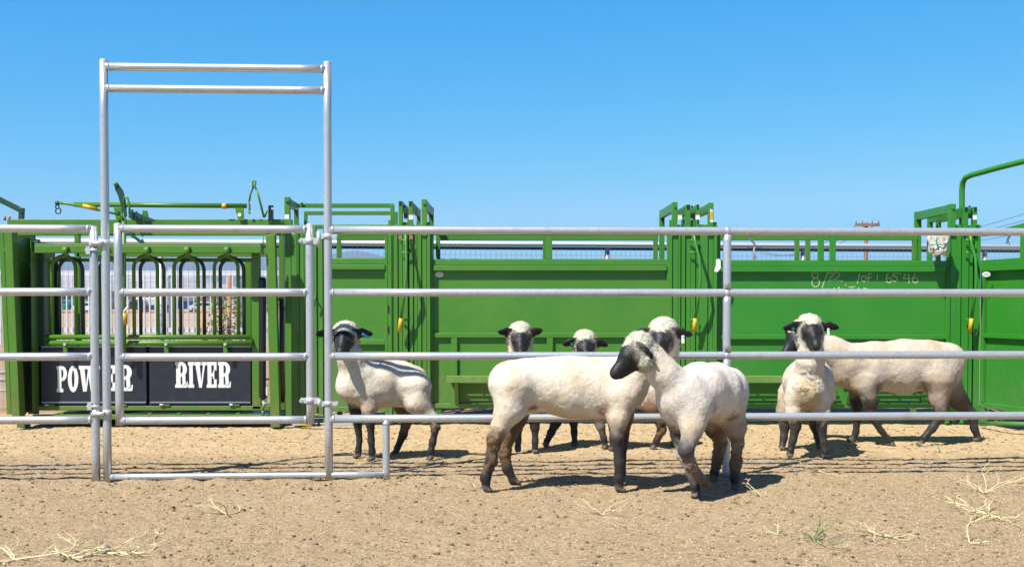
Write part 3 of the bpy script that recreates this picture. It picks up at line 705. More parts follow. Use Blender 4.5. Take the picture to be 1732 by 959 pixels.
# frame next to the squeeze chute, with the double top bars running to the first gate frame
DG = 10.45
g0 = thing('sliding_gate_frame', 'leftmost fluted green gate frame standing beside the squeeze chute', 'gate frame', (X(505, DG), DG, 0), 'fluted green sliding gate frames between the alley panels')
ed = [478, 482, 493, 503, 506, 515, 525, 528, 536]
for i in range(len(ed) - 1):
    if i in (0,): continue
    prb('gate_channel', ed[i] + .5, ed[i + 1] - .35, 378 + (0, 4, 18)[i % 3], 712 - (i % 4) * 4, DG + (0, .014, .005)[i % 3], .05, M['green'], g0, .003)
prb('gate_channel', 536.5, 546, 398, 700, DG + .03, .05, M['green'], g0, .003)
prb('top_post', 481, 490, 333, 379, DG - .004, .05, M['green'], g0, .003); hexbolt(P(485, 339, DG - .005), .016, g0, M['green'])
prb('collar', 476, 493, 371, 383, DG - .012, .07, M['green'], g0, .003)
prb('sticker', 481.5, 489, 363, 370.5, DG - .0145 + .007, .002, M['whitetag'], g0, 0)
prb('rear_post', 497, 504, 344, 400, DG + DEEP, .05, M['green'], g0, .003)
xa = X(485, DG); 
MB().bar((xa + .012, DG + .046, Z(337, DG) - .03), (X(501, DG + DEEP), DG + DEEP, Z(347, DG + DEEP) - .02), .05, .07).build('cross_beam', M['green'], g0, .003)
MB().tube([P(509, 343, DG + DEEP), P(512, 345, DG + DEEP)], .012, 8).build('bolt', M['green'], g0)
prb('upper_bar', 505, 665, 344, 351.3, DG + DEEP + .02, .045, M['green'], g0)
prb('upper_bar', 514, 661, 357, 363.5, DG + .5, .045, M['green'], g0)
prb('inner_post', 514, 519, 357, 392, DG + .501, .044, M['green'], g0)
prb('upper_bar', 530, 656, 380, 387, DG + .3, .045, M['green'], g0)
prb('end_post', 660, 666.5, 346, 400, DG + .3, .05, M['green'], g0); prb('end_post', 667, 672, 358, 400, DG + .25, .05, M['green'], g0)
for py in (506.5, 521.5): 
    c = P(475 + (py - 506) * .6, py, DG - .03); MB().tube([c + Vector((.022 * math.cos(a), 0, .02 * math.sin(a))) for a in np.linspace(0, 6.1, 12)], .007, 7).build('pin_eye', M['green'], g0)
for px in (478, 497): prb('leg', px, px + 9, 700, 722, DG + .05, .05, M['green'], g0)
decal(542, 461, 10.53, sideA)

# right-hand angled panel and overhead pipe
angled = t0 = thing('angled_alley_panel', 'green sheeted panel angling towards the camera at the right edge', 'yard panel', (X(1665, 10.5), 10.5, 0))
A0 = Vector((X(1657, 10.55), 10.53, 0)); dirv = (Vector((X(1732, 9.95), 9.93, 0)) - A0); dirv.normalize(); B0 = A0 + dirv * 1.5
nrm = Vector((dirv.y, -dirv.x, 0)); 
if nrm.y > 0: nrm = -nrm
def wallbar(name, z0, z1, off, th, m=M['green'], s0=0., s1=1.):
    a = A0.lerp(B0, s0) + nrm * off; c = A0.lerp(B0, s1) + nrm * off
    v = []
    for q in (z0, z1):
        v += [a + Vector((0, 0, q)), c + Vector((0, 0, q)), c - nrm * th + Vector((0, 0, q)), a - nrm * th + Vector((0, 0, q))]
    return MB().add(v, [(0, 3, 2, 1), (4, 5, 6, 7), (0, 1, 5, 4), (1, 2, 6, 5), (2, 3, 7, 6), (3, 0, 4, 7)]).build(name, m, t0, .003)
zl = Z(440, 10.5)
wallbar('sheet', .2, zl - .04, -.035, .004); wallbar('upper_rail', zl - .055, zl, .004, .045); wallbar('sheet_lip', zl - .105, zl - .0555, .02, .06)
wallbar('middle_rail', Z(571, 10.5), Z(564, 10.5), .002, .036); wallbar('bottom_rail', .155, .205, .0, .04)
wallbar('top_bar', Z(398, 10.5) - .01, Z(398, 10.5) + .03, .0, .04)
wallbar('stile', .206, zl - .106, .001, .034, s0=0, s1=.03); wallbar('window_post', zl + .0005, Z(398, 10.5) - .0105, .0, .03, s0=.36, s1=.39)
decal(1668, 464, 10.36, t0)
for s in (.05, .5): 
    q = A0.lerp(B0, s); MB().box(q.x - .03, q.x + .03, q.y + .01, q.y + .06, -.02, .154).build('leg', M['green'], t0)
wp = [P(1627, 392, 10.9), P(1627, 345, 10.9), P(1627, 322, 10.9), P(1628.5, 309, 10.88), P(1633, 301, 10.83), P(1643, 296.5, 10.75), P(1690, 283.5, 10.4), P(1732, 273, 10.1), P(1790, 259, 9.8)]
MB().tube(wp, .027, 14).build('overhead_pipe', M['green'], t0)
MB().bar(P(1690, 394, 10.3), P(1760, 376, 9.9), .05, .05).build('sloping_brace', M['green'], t0)
MB().tube([P(1660, 716, 10.3), P(1692, 716, 9.9), P(1760, 718, 9.5)], .02, 10).build('ground_pipe', M['green'], t0)

# things hanging on the yard
tw = MB()
bx = P(1588, 405, DA - .12)
MB_b = MB()
o = thing('hanging_bag', 'clear plastic bag of tan parts tied with teal tape beside the right gate frame', 'bag', bx)
def lump(c, s, sd, seg=18, ring=12, amp=.18, boxy=0):
    b = MB(); b.ball((0, 0, 0), 1, seg, ring)
    vs = []
    for v in b.v:
        q = Vector(v)
        if boxy: q = Vector([math.copysign(abs(t) ** boxy, t) for t in q])
        n = 1 + amp * mnoise.noise(q * 1.7 + Vector((sd, 0, 0))) + amp * .5 * mnoise.noise(q * 4 + Vector((0, sd, 0)))
        vs.append((c[0] + q.x * s[0] * n, c[1] + q.y * s[1] * n, c[2] + q.z * s[2] * n))
    b.v = vs; return b
M['bag'] = mat('crinkled_plastic', (.66, .55, .44), .22, noise=[(22, (.86, .84, .80), 1, 5, .48, .56), (14, (.50, .32, .20), .8, 3, .56, .7)], bump=[(40, .8, .01, 4)])
M['teal'] = mat('teal_tape', (.0, .33, .33), .4)
lump(P(1587, 412, DA - .13), (.085, .05, .105), 3, 40, 28, .28, .45).build('bag_film', M['bag'], o)
MB().tube([P(1574, 415, DA - .185), P(1583, 413, DA - .20), P(1594, 414, DA - .20), P(1606, 410, DA - .16)], .006, 6).build('tape', M['teal'], o); MB().tube([P(1585, 399, DA - .17), P(1583, 408, DA - .19), P(1587, 420, DA - .19), P(1588, 428, DA - .16)], .005, 6).build('tape', M['teal'], o)
o = MB().poly([(P(x, y, DA - .1).x, P(x, y, DA - .1).z) for x, y in ((1211, 439), (1216, 437.5), (1219, 441), (1219, 454), (1214, 460), (1208, 459.5), (1209, 455), (1211, 449))], DA - .1, DA - .097).build('paper_tag', M['whitetag']); tag(o, 'curled white paper tag hanging left of the fence middle post', 'tag')
M['ribbon'] = mat('plastic_ribbon', (.55, .60, .62), .4)
for pts, lab in ((((1264, 397), (1270, 405), (1277, 414), (1275, 424), (1279, 438)), 'limp clear plastic strip hanging beside the middle post'), (((1709, 398), (1705, 404), (1703, 412), (1706, 409), (1708, 415)), 'frayed white twine knotted over the far right rail')):
    D = fD(pts[0][0]) + .03
    o = MB().tube([P(x, y, D) for x, y in pts], [.006, .009, .007, .005, .003], 6).build('plastic_strip' if 'strip' in lab else 'twine', M['ribbon']); tag(o, lab, 'strip' if 'strip' in lab else 'twine')

# ------------------------------------------------------------------ squeeze chute
DQ = 10.35
q = thing('squeeze_chute', 'green livestock squeeze chute with arched drop bars and black lower panels', 'squeeze chute', (X(250, DQ), DQ, 0))
G = M['green']
prb('top_beam', 12, 478, 371, 398.5, DQ + .01, .06, G, q)
prb('canopy_beam', 58, 441, 415, 428, DQ - .22, .08, G, q); prb('canopy_top', 58, 441, 412.2, 414.9, DQ - .215, .22, G, q)
prb('inner_rail', 74, 426, 436.5, 443, DQ + .03, .04, G, q)
prb('side_post', 426, 440, 428.2, 692, DQ - .02, .06, G, q)
prb('side_post', 63.5, 75, 428.2, 690, DQ + .03, .06, M['green_dark'], q)  # left post darkened, interior shade is put into its colour
prb('bottom_rail', 62, 456, 686.5, 694, DQ - .02, .05, G, q)
prb('floor_rail', 55, 460, 701, 709, DQ - .06, .04, G, q)
# end frames (leaning columns)
def lean(name, a, b_, w, dep, D, m=G):
    A_ = P(a[0], a[1], D); B_ = P(b_[0], b_[1], D)
    return MB().bar(A_, B_, dep, w / F * D, up=(1, 0, 0)).build(name, m, q, .004)
lean('end_column', (458.5, 398), (467, 722), 15.5, .08, DQ - .12)
lean('end_column', (18, 385), (32, 716), 13.5, .12, DQ - .24)
lean('end_column', (4, 392), (17.5, 700), 8, .06, DQ + .55)
lean('gusset_bar', (9, 420), (27, 452), 6, .03, DQ - .1)
# head gate mechanism at the left: plates coloured dark for the shade inside, rods
prb('head_gate_plate', 38, 60, 398, 690, DQ + .18, .03, M['green_dark'], q); prb('head_gate_plate', 28, 41, 398, 700, DQ + .42, .03, M['green_dark'], q)
prb('head_gate_plate', 46, 64, 505, 700, DQ + .10, .02, M['green_dark'], q)
lean('brace_rod', (50, 445), (66, 505), 3, .02, DQ + .08); lean('brace_rod', (66, 500), (56, 590), 3, .02, DQ + .08)
MB().tube([P(73, 440, DQ + .1), P(77, 560, DQ + .1)], .008, 8).build('chrome_rod', M['galv'], q)
prb('interior_panel', 80, 98, 443, 566, DQ + .35, .02, M['green_dark'], q)
prb('corner_block', 53, 64, 408, 425, DQ - .07, .05, M['green_dark'], q)
prb('small_bracket', 31, 37, 428, 452, DQ + .02, .02, G, q)
for py in (402, 441, 510): hexbolt(P(35 if py > 402 else 31, py + 0, DQ), .012, q)
MB().box(X(36, DQ), X(36, DQ) + .008, DQ - .22, DQ + .42, .12, 1.74).build('added_shade_plate', M['green'], q)  # this plate and the next are added to cast shade inside the chute
MB().box(X(62, DQ), X(62, DQ) + .006, DQ - .12, DQ + .42, .14, 1.70).build('added_shade_plate', M['green'], q)
# arched drop bars
def arch(px, off, dz, dxp):
    rr = 20 / F * DQ; cx = X(px + dxp, DQ, 450); y = DQ + off; zc = Z(454 + dz, DQ); zb = Z(570, DQ)
    pts = [(cx - rr, y, zb)] + [(cx - rr * math.cos(a), y, zc + rr * 1.02 * math.sin(a)) for a in np.linspace(0, math.pi, 15)] + [(cx + rr, y, zb)]
    return MB().tube(pts, .0165, 12)
for px in (111, 180, 249, 317, 384.5):
    o = arch(px, -.045, 0, 0).build('drop_bar', G, q)
    arch(px, .03, 3, 6.5).build('rear_hoop', M['green_dark'], o)  # rear hoop takes its shade from a darker colour
    c = P(px - 1, 424, DQ - .235)
    pts = [(c.x, c.y + .045, c.z - .045), (c.x, c.y - .008, c.z - .03), (c.x, c.y - .02, c.z + .01), (c.x, c.y, c.z + .035), (c.x, c.y + .045, c.z + .04)]
    v = []
    for p in pts: v += [(p[0] - .026, p[1], p[2]), (p[0] + .026, p[1], p[2])]
    b = MB()
    b.add(v, [(2 * i, 2 * i + 1, 2 * i + 3, 2 * i + 2) for i in range(4)], True)
    ob = b.build('spring_clip', G, o, recalc=False); md = ob.modifiers.new('s', 'SOLIDIFY'); md.thickness = .006
for z0, xe in ((570, 423), (580.5, 427)):
    MB().tube([P(76, z0, DQ - .05), P(xe, z0, DQ - .05)], .0225 if z0 < 575 else .026, 14).build('pivot_tube', G, q)
for px in (110, 208, 281, 381): 
    prb('hanger_tab', px - 3.6, px + 3.6, 580, 598, DQ - .085, .008, G, q, .002); hexbolt(P(px, 582, DQ - .088), .014, q)
# black side panels and lettering
def glyph(ch):
    q_ = []
    rect = lambda a, b_, c, d: q_.append([(a, b_), (c, b_), (c, d), (a, d)])
    def arc(cx, cz, ro, so, ri, si, a0, a1, n=14):
        for i in range(n):
            u = R(a0 + (a1 - a0) * i / n); w = R(a0 + (a1 - a0) * (i + 1) / n)
            q_.append([(cx + ri * math.cos(u), cz + si * math.sin(u)), (cx + ro * math.cos(u), cz + so * math.sin(u)), (cx + ro * math.cos(w), cz + so * math.sin(w)), (cx + ri * math.cos(w), cz + si * math.sin(w))])
    if ch in 'PR':
        rect(0, 0, .60, .13); rect(0, .87, .52, 1); rect(.09, .13, .44, .87); arc(.52, .715, .44, .285, .11, .155, -90, 90); rect(.44, .43, .52, .56)
        if ch == 'R':
            q_.append([(.56, .46), (.82, .50), (.86, .14), (.60, .10)]); rect(.63, 0, .92, .10); q_.append([(.92, 0), (1.0, .04), (1.02, .24), (.93, .24)]); rect(.86, .10, .925, .14)
    if ch == 'O': arc(.5, .5, .5, .5, .13, .33, 0, 360, 28)
    if ch == 'E': rect(0, 0, .96, .13); rect(0, .87, .96, 1); rect(.09, .13, .46, .87); rect(.70, .13, .96, .33); rect(.70, .67, .96, .87); rect(.46, .44, .60, .56); rect(.60, .34, .74, .66)
    if ch == 'I': rect(0, 0, 1, .13); rect(0, .87, 1, 1); rect(.2, .13, .8, .87)
    if ch == 'V': rect(0, .87, .54, 1); rect(.62, .87, 1, 1); q_.append([(.40, 0), (.62, 0), (.46, .87), (.10, .87)]); q_.append([(.56, .12), (.63, 0), (.90, .87), (.74, .87)])
    if ch == 'W': rect(0, .87, .35, 1); rect(.36, .87, .68, 1); rect(.75, .87, 1, 1); q_.append([(.20, 0), (.36, 0), (.28, .87), (.06, .87)]); q_.append([(.31, .1), (.365, 0), (.50, .8), (.44, .87)]); q_.append([(.56, 0), (.72, 0), (.64, .87), (.42, .87)]); q_.append([(.67, .1), (.725, 0), (.93, .87), (.84, .87)])
    return q_
def black_panel(px0, px1, word, py0=588, py1=679):
    o = prb('black_panel', px0, px1, py0, py1, DQ - .01, .012, M['black'], q, .003)
    prb('panel_edge', px0 + 1, px1 - 1, 679.3, 681.3, DQ - .022, .02, M['edge'], o, 0)
    prb('panel_edge', px0 + 1, px1 - 1, 585.5, 587.5, DQ - .01, .02, M['edge'], o, 0)
    prb('panel_hem', px0, px1, 681.5, 686, DQ, .012, M['black'], o, 0)
    D = DQ - .01
    for ch, a, c, y0, y1 in word:
        b = MB(); x0, x1, z0, z1 = X(a, D, y0), X(c, D, y0), Z(y1, D), Z(y0, D)
        for k, poly in enumerate(glyph(ch)):
            b.add([(x0 + (x1 - x0) * u, D - .0008 - .00008 * k, z0 + (z1 - z0) * w) for u, w in poly], [tuple(range(len(poly)))])
        b.build('letter', M['white'], o, recalc=False)
black_panel(69, 247.5, [('P', 95.5, 114, 619, 663), ('O', 114.7, 132.4, 618.5, 663), ('W', 133, 169, 618.5, 662), ('E', 176, 196, 617.5, 661), ('R', 199, 224, 617, 661)])
black_panel(252.5, 424, [('R', 296, 317, 612, 655.5), ('I', 318, 328, 612, 655.5), ('V', 328.7, 348.5, 612, 655.5), ('E', 349.3, 367, 612, 655.5), ('R', 368.6, 390, 612, 655.5)])
prb('back_plate', 66, 426, 586, 688, DQ + .03, .01, M['hole'], q, 0)
for px in (87, 209, 282, 400):
    prb('panel_latch', px - 5, px + 5, 683.8, 686.3, DQ - .03, .03, G, q, 0); MB().tube([P(px - 12, 684.5, DQ - .03), P(px - 5, 684.5, DQ - .03)], .010, 8).build('latch_pin', M['galv'], q)
for px in (104, 155, 253, 302, 352, 402): prb('floor_lug', px - 3, px + 3, 698.5, 701, DQ - .06, .04, G, q, 0)
# far side frame
Df = DQ + .85
MB().box(X(70, DQ), X(440, DQ), Df, Df + .05, Z(428, DQ), Z(412, DQ)).build('far_beam', G, q, .003)
prb('far_post', 414, 425, 438, 690, Df, .06, M['green'], q); prb('far_panel', 80, 424, 589, 690, Df + .01, .01, M['black'], q, 0)
prb('far_tube', 95, 424, 568, 574, Df, .05, G, q)
prb('floor', 62, 470, 707, 709.5, DQ, .85, M['green_dark'], q, 0)
for xx in (X(66, DQ), X(440, DQ)): MB().box(xx, xx + .05, Df, Df + .05, 0, Z(372, DQ)).build('far_column', G, q, .003)
for px in (458, 28): prb('foot', px, px + 15, 716, 722.5, DQ - .09, .12, G, q)
# top works
D = DQ
MB().tube([P(126, 346, D), P(417, 348.5, D)], .0225, 14).build('control_shaft', G, q)
MB().tube([P(376, 348.7, D - .03), P(384, 348.7, D - .03)], .026, 12).build('yellow_knob', M['yellow'], q)
def polyp(name, pts, D, th, m=G, par=q):
    return MB().poly([(P(x, y, D).x, P(x, y, D).z) for x, y in pts], D, D + th).build(name, m, par, .002)
polyp('shaft_bracket', [(397, 352), (412, 352), (413, 373), (403, 373)], D - .02, .012); c = P(405, 363.5, D - .024); MB().tube([c, c + Vector((0, .003, 0))], .017, 14).build('bracket_hole', M['whitetag'], q)
polyp('shaft_bracket', [(192, 351), (207, 351), (207, 372), (196, 372)], D - .02, .012)
polyp('linkage_plate', [(420, 338), (423, 338), (423.5, 362), (420, 362)], D - .03, .02)
MB().tube([P(422, 340, D - .04), P(423.5, 328, D - .04), P(428, 318, D - .04), P(427, 308, D - .04), P(430, 305.5, D - .04), P(432.5, 308, D - .04), P(431, 316, D - .04), P(435, 323, D - .04)], .009, 8).build('linkage_arm', G, q)
MB().tube([P(434, 321, D - .05), P(438, 335, D - .05), P(446.5, 368, D - .05)], .010, 8).build('linkage_arm', G, q)
for px, py in ((424, 312), (425, 343), (425, 358), (437, 384 - 18), (461, 353)): hexbolt(P(px, py, D - .06), .011, q)
prb('cylinder_mount', 453.5, 461, 347, 373, D - .06, .05, M['blackplastic'], q); MB().tube([P(447, 368, D - .04), P(452, 356, D - .04)], .010, 8).build('linkage_arm', G, q)
MB().tube([P(445, 398, D - .08), P(444.5, 432, D - .08)], .007, 8).build('hanging_rod', G, q)
MB().tube([P(444.5, 469, D - .02), P(444, 476, D - .02), P(444, 668, D - .02), P(449, 674, D - .02)], [.028, .034, .034, .03], 14).build('gas_cylinder', M['blackplastic'], q)
prb('cylinder_label', 444, 452, 655, 682, D - .03, .01, M['whitetag'], q, 0)
MB().tube([P(476, 505, D), P(477, 680, D)], .022, 12).build('gas_cylinder', M['blackplastic'], q)
# levers
o = MB().tube([P(98, 343.5, D - .15), P(112, 344.5, D - .15), P(126, 347, D - .15), P(141, 350, D - .14), P(168, 355.5, D - .12), P(188, 360, D - .1), P(206, 364, D - .08)], .0125, 10).build('front_lever', G, q)
MB().tube([P(140, 348, D - .141), P(164, 354, D - .122)], .019, 12).build('yellow_grip', M['yellow'], o)
MB().ball(P(97, 344, D - .15), .022, 10, 7).build('lever_eye', M['green_dark'], o)
for cx_, cy_, r_ in ((97, 350, .016), (98.5, 357, .024)):
    c = P(cx_, cy_, D - .15); MB().tube([c + Vector((r_ * math.cos(a), 0, r_ * 1.05 * math.sin(a))) for a in np.linspace(0, 6.28, 16)], .006, 7, False).build('chain_link', M['green_dark'], o)
o = MB().tube([P(209.5, 360, D - .12), P(209.5, 598, D - .12)], .021, 12).build('upright_lever', G, q)
MB().tube([P(210.5, 529, D - .145), P(210.5, 549, D - .145)], .027, 14).build('yellow_grip', M['yellow'], o)
MB().tube([P(209, 528, D - .15), P(217, 518, D - .15)], .010, 8).build('lever_tip', M['whitetag'], o)
polyp('head_gate_arm', [(193, 311), (196, 309), (200, 312), (207, 322), (211, 335), (213, 352), (214, 366), (206, 368), (205, 350), (199, 330), (194, 320)], D - .14, .02, M['green_dark'])
MB().tube([P(208, 345, D - .16), P(211, 333, D - .16), P(216, 335, D - .16), P(219, 348, D - .16), P(219, 362, D - .16)], .010, 8).build('hook', G, q)
MB().ball(P(196, 312, D - .14), .022, 10, 7).build('pivot_pin', G, q)
polyp('latch_arm', [(218, 358), (232, 360), (262, 372), (260, 375), (225, 373), (217, 368)], D - .13, .025, M['green_dark'])
polyp('gusset', [(241, 356), (248, 356), (252, 372), (239, 372)], D - .02, .02)
MB().bar(P(206, 362, D - .12), P(188, 392, D - .1), .012, .012).build('brace_rod', G, q)
MB().bar(P(217, 394, D - .14), P(242, 412, D - .14), .02, .025).build('latch_arm', M['green_dark'], q); MB().bar(P(240, 405, D - .15), P(250, 430, D - .15), .015, .02).build('latch_arm', M['green_dark'], q)
for px, py in ((224, 357), (231, 360), (201, 360), (241, 398)): hexbolt(P(px, py, D - .16), .014, q, M['green_dark'])
# lower right latch
for a, c in (((448, 684), (462, 680)), ((462, 680), (466, 690)), ((444, 694), (447, 682)), ((444, 694), (446, 704))): MB().tube([P(*a, D - .1), P(*c, D - .1)], .011, 8).build('corner_latch', G, q)
for px, py in ((461, 656), (462.5, 662), (464, 689)): hexbolt(P(px, py, D - .1), .013, q)
# arm reaching in from the upper left
o = thing('hinged_arm', 'dark green jointed arm dipping in from the left edge above the chute', 'arm', (X(20, 10.9), 10.9, 0))
MB().bar(P(-40, 318, 10.6), P(36, 356, 10.6), .03, .05).build('boom', M['green_dark'], o, .003); MB().bar(P(37, 352, 10.6), P(36, 374, 10.6), .04, .045).build('foot_link', M['green_dark'], o, .003); hexbolt(P(37, 357, 10.57), .02, o, M['green_dark'])
for px in (8, 16): MB().tube([P(px, 373, DQ + .02), P(px, 366, DQ + .02)], .012, 6).build('bolt', M['rust'], q)
# green tinted per panel: cooler to the right, yellower on the chute
def _desc(o_):
    out = []
    for c_ in COL.objects:
        pa = c_.parent
        while pa:
            if pa == o_: out.append(c_); break
            pa = pa.parent
    return out
for root, mm in ((sideC, 'green_cool'), (g3, 'green_cool'), (angled, 'green_cool'), (g2, 'green_mid'), (q, 'green_warm')):
    for o_ in _desc(root):
        if o_.type == 'MESH' and o_.data.materials and o_.data.materials[0] == M['green']: o_.data.materials[0] = M[mm]
# bar lying on the ground
o = thing('ground_bar', 'yellow and grey bar on small black rollers lying on the ground behind the gate', 'bar', P(530, 717, 10.4))
D = 10.22
for a, c, m in ((494, 508, 'grey'), (508, 527, 'yellow'), (560, 598, 'grey')): prb('bar_segment', a, c, 714, 720, D, .05, M[m], o)
prb('bar_core', 494, 598, 715.5, 718, D + .012, .03, M['grey'], o)
for px in (531, 539): MB().tube([P(px, 718, D - .01), P(px, 718, D + .05)], .018, 12).build('roller', M['blackplastic'], o)
# ------------------------------------------------------------------ sheep: one implicit surface per body
def v3(p): return np.array([p[0], p[1], p[2]], float)
class Blob:
    def __init__(s, k=.03): s.pr = []; s.k = k
    def cone(s, a, b, ra, rb, ca, cb=None, ax=None, sc=1.0, k=None):
        s.pr.append((v3(a), v3(b), ra, rb, ca, cb or ca, None if ax is None else v3(ax) / np.linalg.norm(v3(ax)), sc, k or s.k))
    def chain(s, pts, rs, cs, ax=None, sc=1.0, k=None):
        for i in range(len(pts) - 1): s.cone(pts[i], pts[i + 1], rs[i], rs[i + 1], cs[i], cs[i + 1], ax, sc, k)
    @staticmethod
    def dist(pr, Px):
        a, b, ra, rb, ca, cb, ax, sc, k = pr
        q = Px - a; ba = b - a
        if ax is not None:
            q = q + (q @ ax)[..., None] * ax * (1 / sc - 1); ba = ba + (ba @ ax) * ax * (1 / sc - 1)
        L = ba @ ba; t = np.clip((q @ ba) / L, 0, 1) if L > 1e-9 else np.zeros(q.shape[:-1])
        d = np.linalg.norm(q - t[..., None] * ba, axis=-1) - (ra + (rb - ra) * t)
        if ax is not None: d = d * max(sc, .5)
        return d, t
    def mesh(s, h):
        lo = np.min([np.minimum(p[0], p[1]) - max(p[2], p[3]) for p in s.pr], 0) - .04; hi = np.max([np.maximum(p[0], p[1]) + max(p[2], p[3]) for p in s.pr], 0) + .04
        n = np.ceil((hi - lo) / h).astype(int) + 1; Fd = np.full(n, 1.0, np.float64)
        gr = [lo[i] + h * np.arange(n[i]) for i in range(3)]
        for p in s.pr:
            m = max(p[2], p[3]) + p[8] + .02
            i0 = np.maximum(0, ((np.minimum(p[0], p[1]) - m - lo) / h).astype(int)); i1 = np.minimum(n, ((np.maximum(p[0], p[1]) + m - lo) / h).astype(int) + 2)
            sl = tuple(slice(i0[i], i1[i]) for i in range(3))
            G_ = np.stack(np.meshgrid(*[gr[i][sl[i]] for i in range(3)], indexing='ij'), -1)
            d, _ = s.dist(p, G_); f = Fd[sl]; k = p[8]
            hh = np.clip(.5 + .5 * (f - d) / k, 0, 1); Fd[sl] = f * (1 - hh) + d * hh - k * hh * (1 - hh)
        return surfnet(Fd, lo, h)
    def colors(s, V):
        acc = np.zeros((len(V), 3)); ws = np.zeros(len(V)); V0 = V
        V = V + np.stack([noise3(V, .028, 41), noise3(V, .028, 42), noise3(V, .022, 43) * 1.5], -1) * .030
        for p in s.pr:
            d, t = s.dist(p, V); w = np.exp(-np.clip(d, -.02, 1) / .006) + 1e-12
            c = np.array(p[4])[None] * (1 - t[:, None]) + np.array(p[5])[None] * t[:, None]
            acc += c * w[:, None]; ws += w
        acc = acc / ws[:, None]
        for c, r, col in getattr(s, 'tints', ()):
            w = np.clip(1.4 - np.linalg.norm(V - c, axis=1) / r, 0, 1)[:, None] ** 1.2 * .9; acc = acc * (1 - w) + np.array(col) * w
        return acc
def surfnet(Fd, lo, h):
    S_ = Fd < 0; n = Fd.shape
    acc = np.zeros((n[0] - 1, n[1] - 1, n[2] - 1, 3)); cnt = np.zeros((n[0] - 1, n[1] - 1, n[2] - 1))
    c = [slice(0, -1), slice(1, None)]
    for ax in range(3):
        o = [a for a in range(3) if a != ax]
        for u in (0, 1):
            for w in (0, 1):
                s0 = [None] * 3; s1 = [None] * 3
                s0[ax] = c[0]; s1[ax] = c[1]; s0[o[0]] = s1[o[0]] = c[u]; s0[o[1]] = s1[o[1]] = c[w]
                a = Fd[tuple(s0)]; b = Fd[tuple(s1)]; x = (a < 0) != (b < 0)
                t = np.where(x, a / np.where(np.abs(a - b) < 1e-12, 1, a - b), 0)
                p = np.zeros(x.shape + (3,)); p[..., ax] = t; p[..., o[0]] = u; p[..., o[1]] = w
                acc += p * x[..., None]; cnt += x
    idx = -np.ones(cnt.shape, int); on = cnt > 0; ii = np.argwhere(on); idx[on] = np.arange(len(ii))
    V = lo + h * (ii + acc[on] / cnt[on][:, None]); Q = []
    for ax in range(3):
        o = [(ax + 1) % 3, (ax + 2) % 3]
        sl0 = [slice(1, -1)] * 3; sl0[ax] = slice(0, -1); sl1 = [slice(1, -1)] * 3; sl1[ax] = slice(1, None)
        a = S_[tuple(sl0)]; b = S_[tuple(sl1)]; e = np.argwhere(a != b); 
        if not len(e): continue
        flip = a[tuple(e.T)]
        e = e.copy(); e[:, o[0]] += 1; e[:, o[1]] += 1
        def g(d0, d1):
            q = e.copy(); q[:, o[0]] += d0; q[:, o[1]] += d1; return idx[tuple(q.T)]
        quad = np.stack([g(-1, -1), g(0, -1), g(0, 0), g(-1, 0)], -1); quad[~flip] = quad[~flip][:, ::-1]; Q.append(quad)
    return V, np.concatenate(Q)
def vnorm(V, Q):
    n = np.cross(V[Q[:, 2]] - V[Q[:, 0]], V[Q[:, 3]] - V[Q[:, 1]]); N = np.zeros_like(V)
    for k in range(4): np.add.at(N, Q[:, k], n)
    return N / np.maximum(np.linalg.norm(N, axis=1, keepdims=True), 1e-9)
def noise3(Pn, scale, seed=0):
    T = np.random.default_rng(seed).random((32, 32, 32)); u = Pn / scale; i = np.floor(u).astype(int); f = u - i; f = f * f * (3 - 2 * f); r = 0
    for dx in (0, 1):
        for dy in (0, 1):
            for dz in (0, 1):
                w = (f[:, 0] if dx else 1 - f[:, 0]) * (f[:, 1] if dy else 1 - f[:, 1]) * (f[:, 2] if dz else 1 - f[:, 2])
                r = r + w * T[(i[:, 0] + dx) & 31, (i[:, 1] + dy) & 31, (i[:, 2] + dz) & 31]
    return r - .5

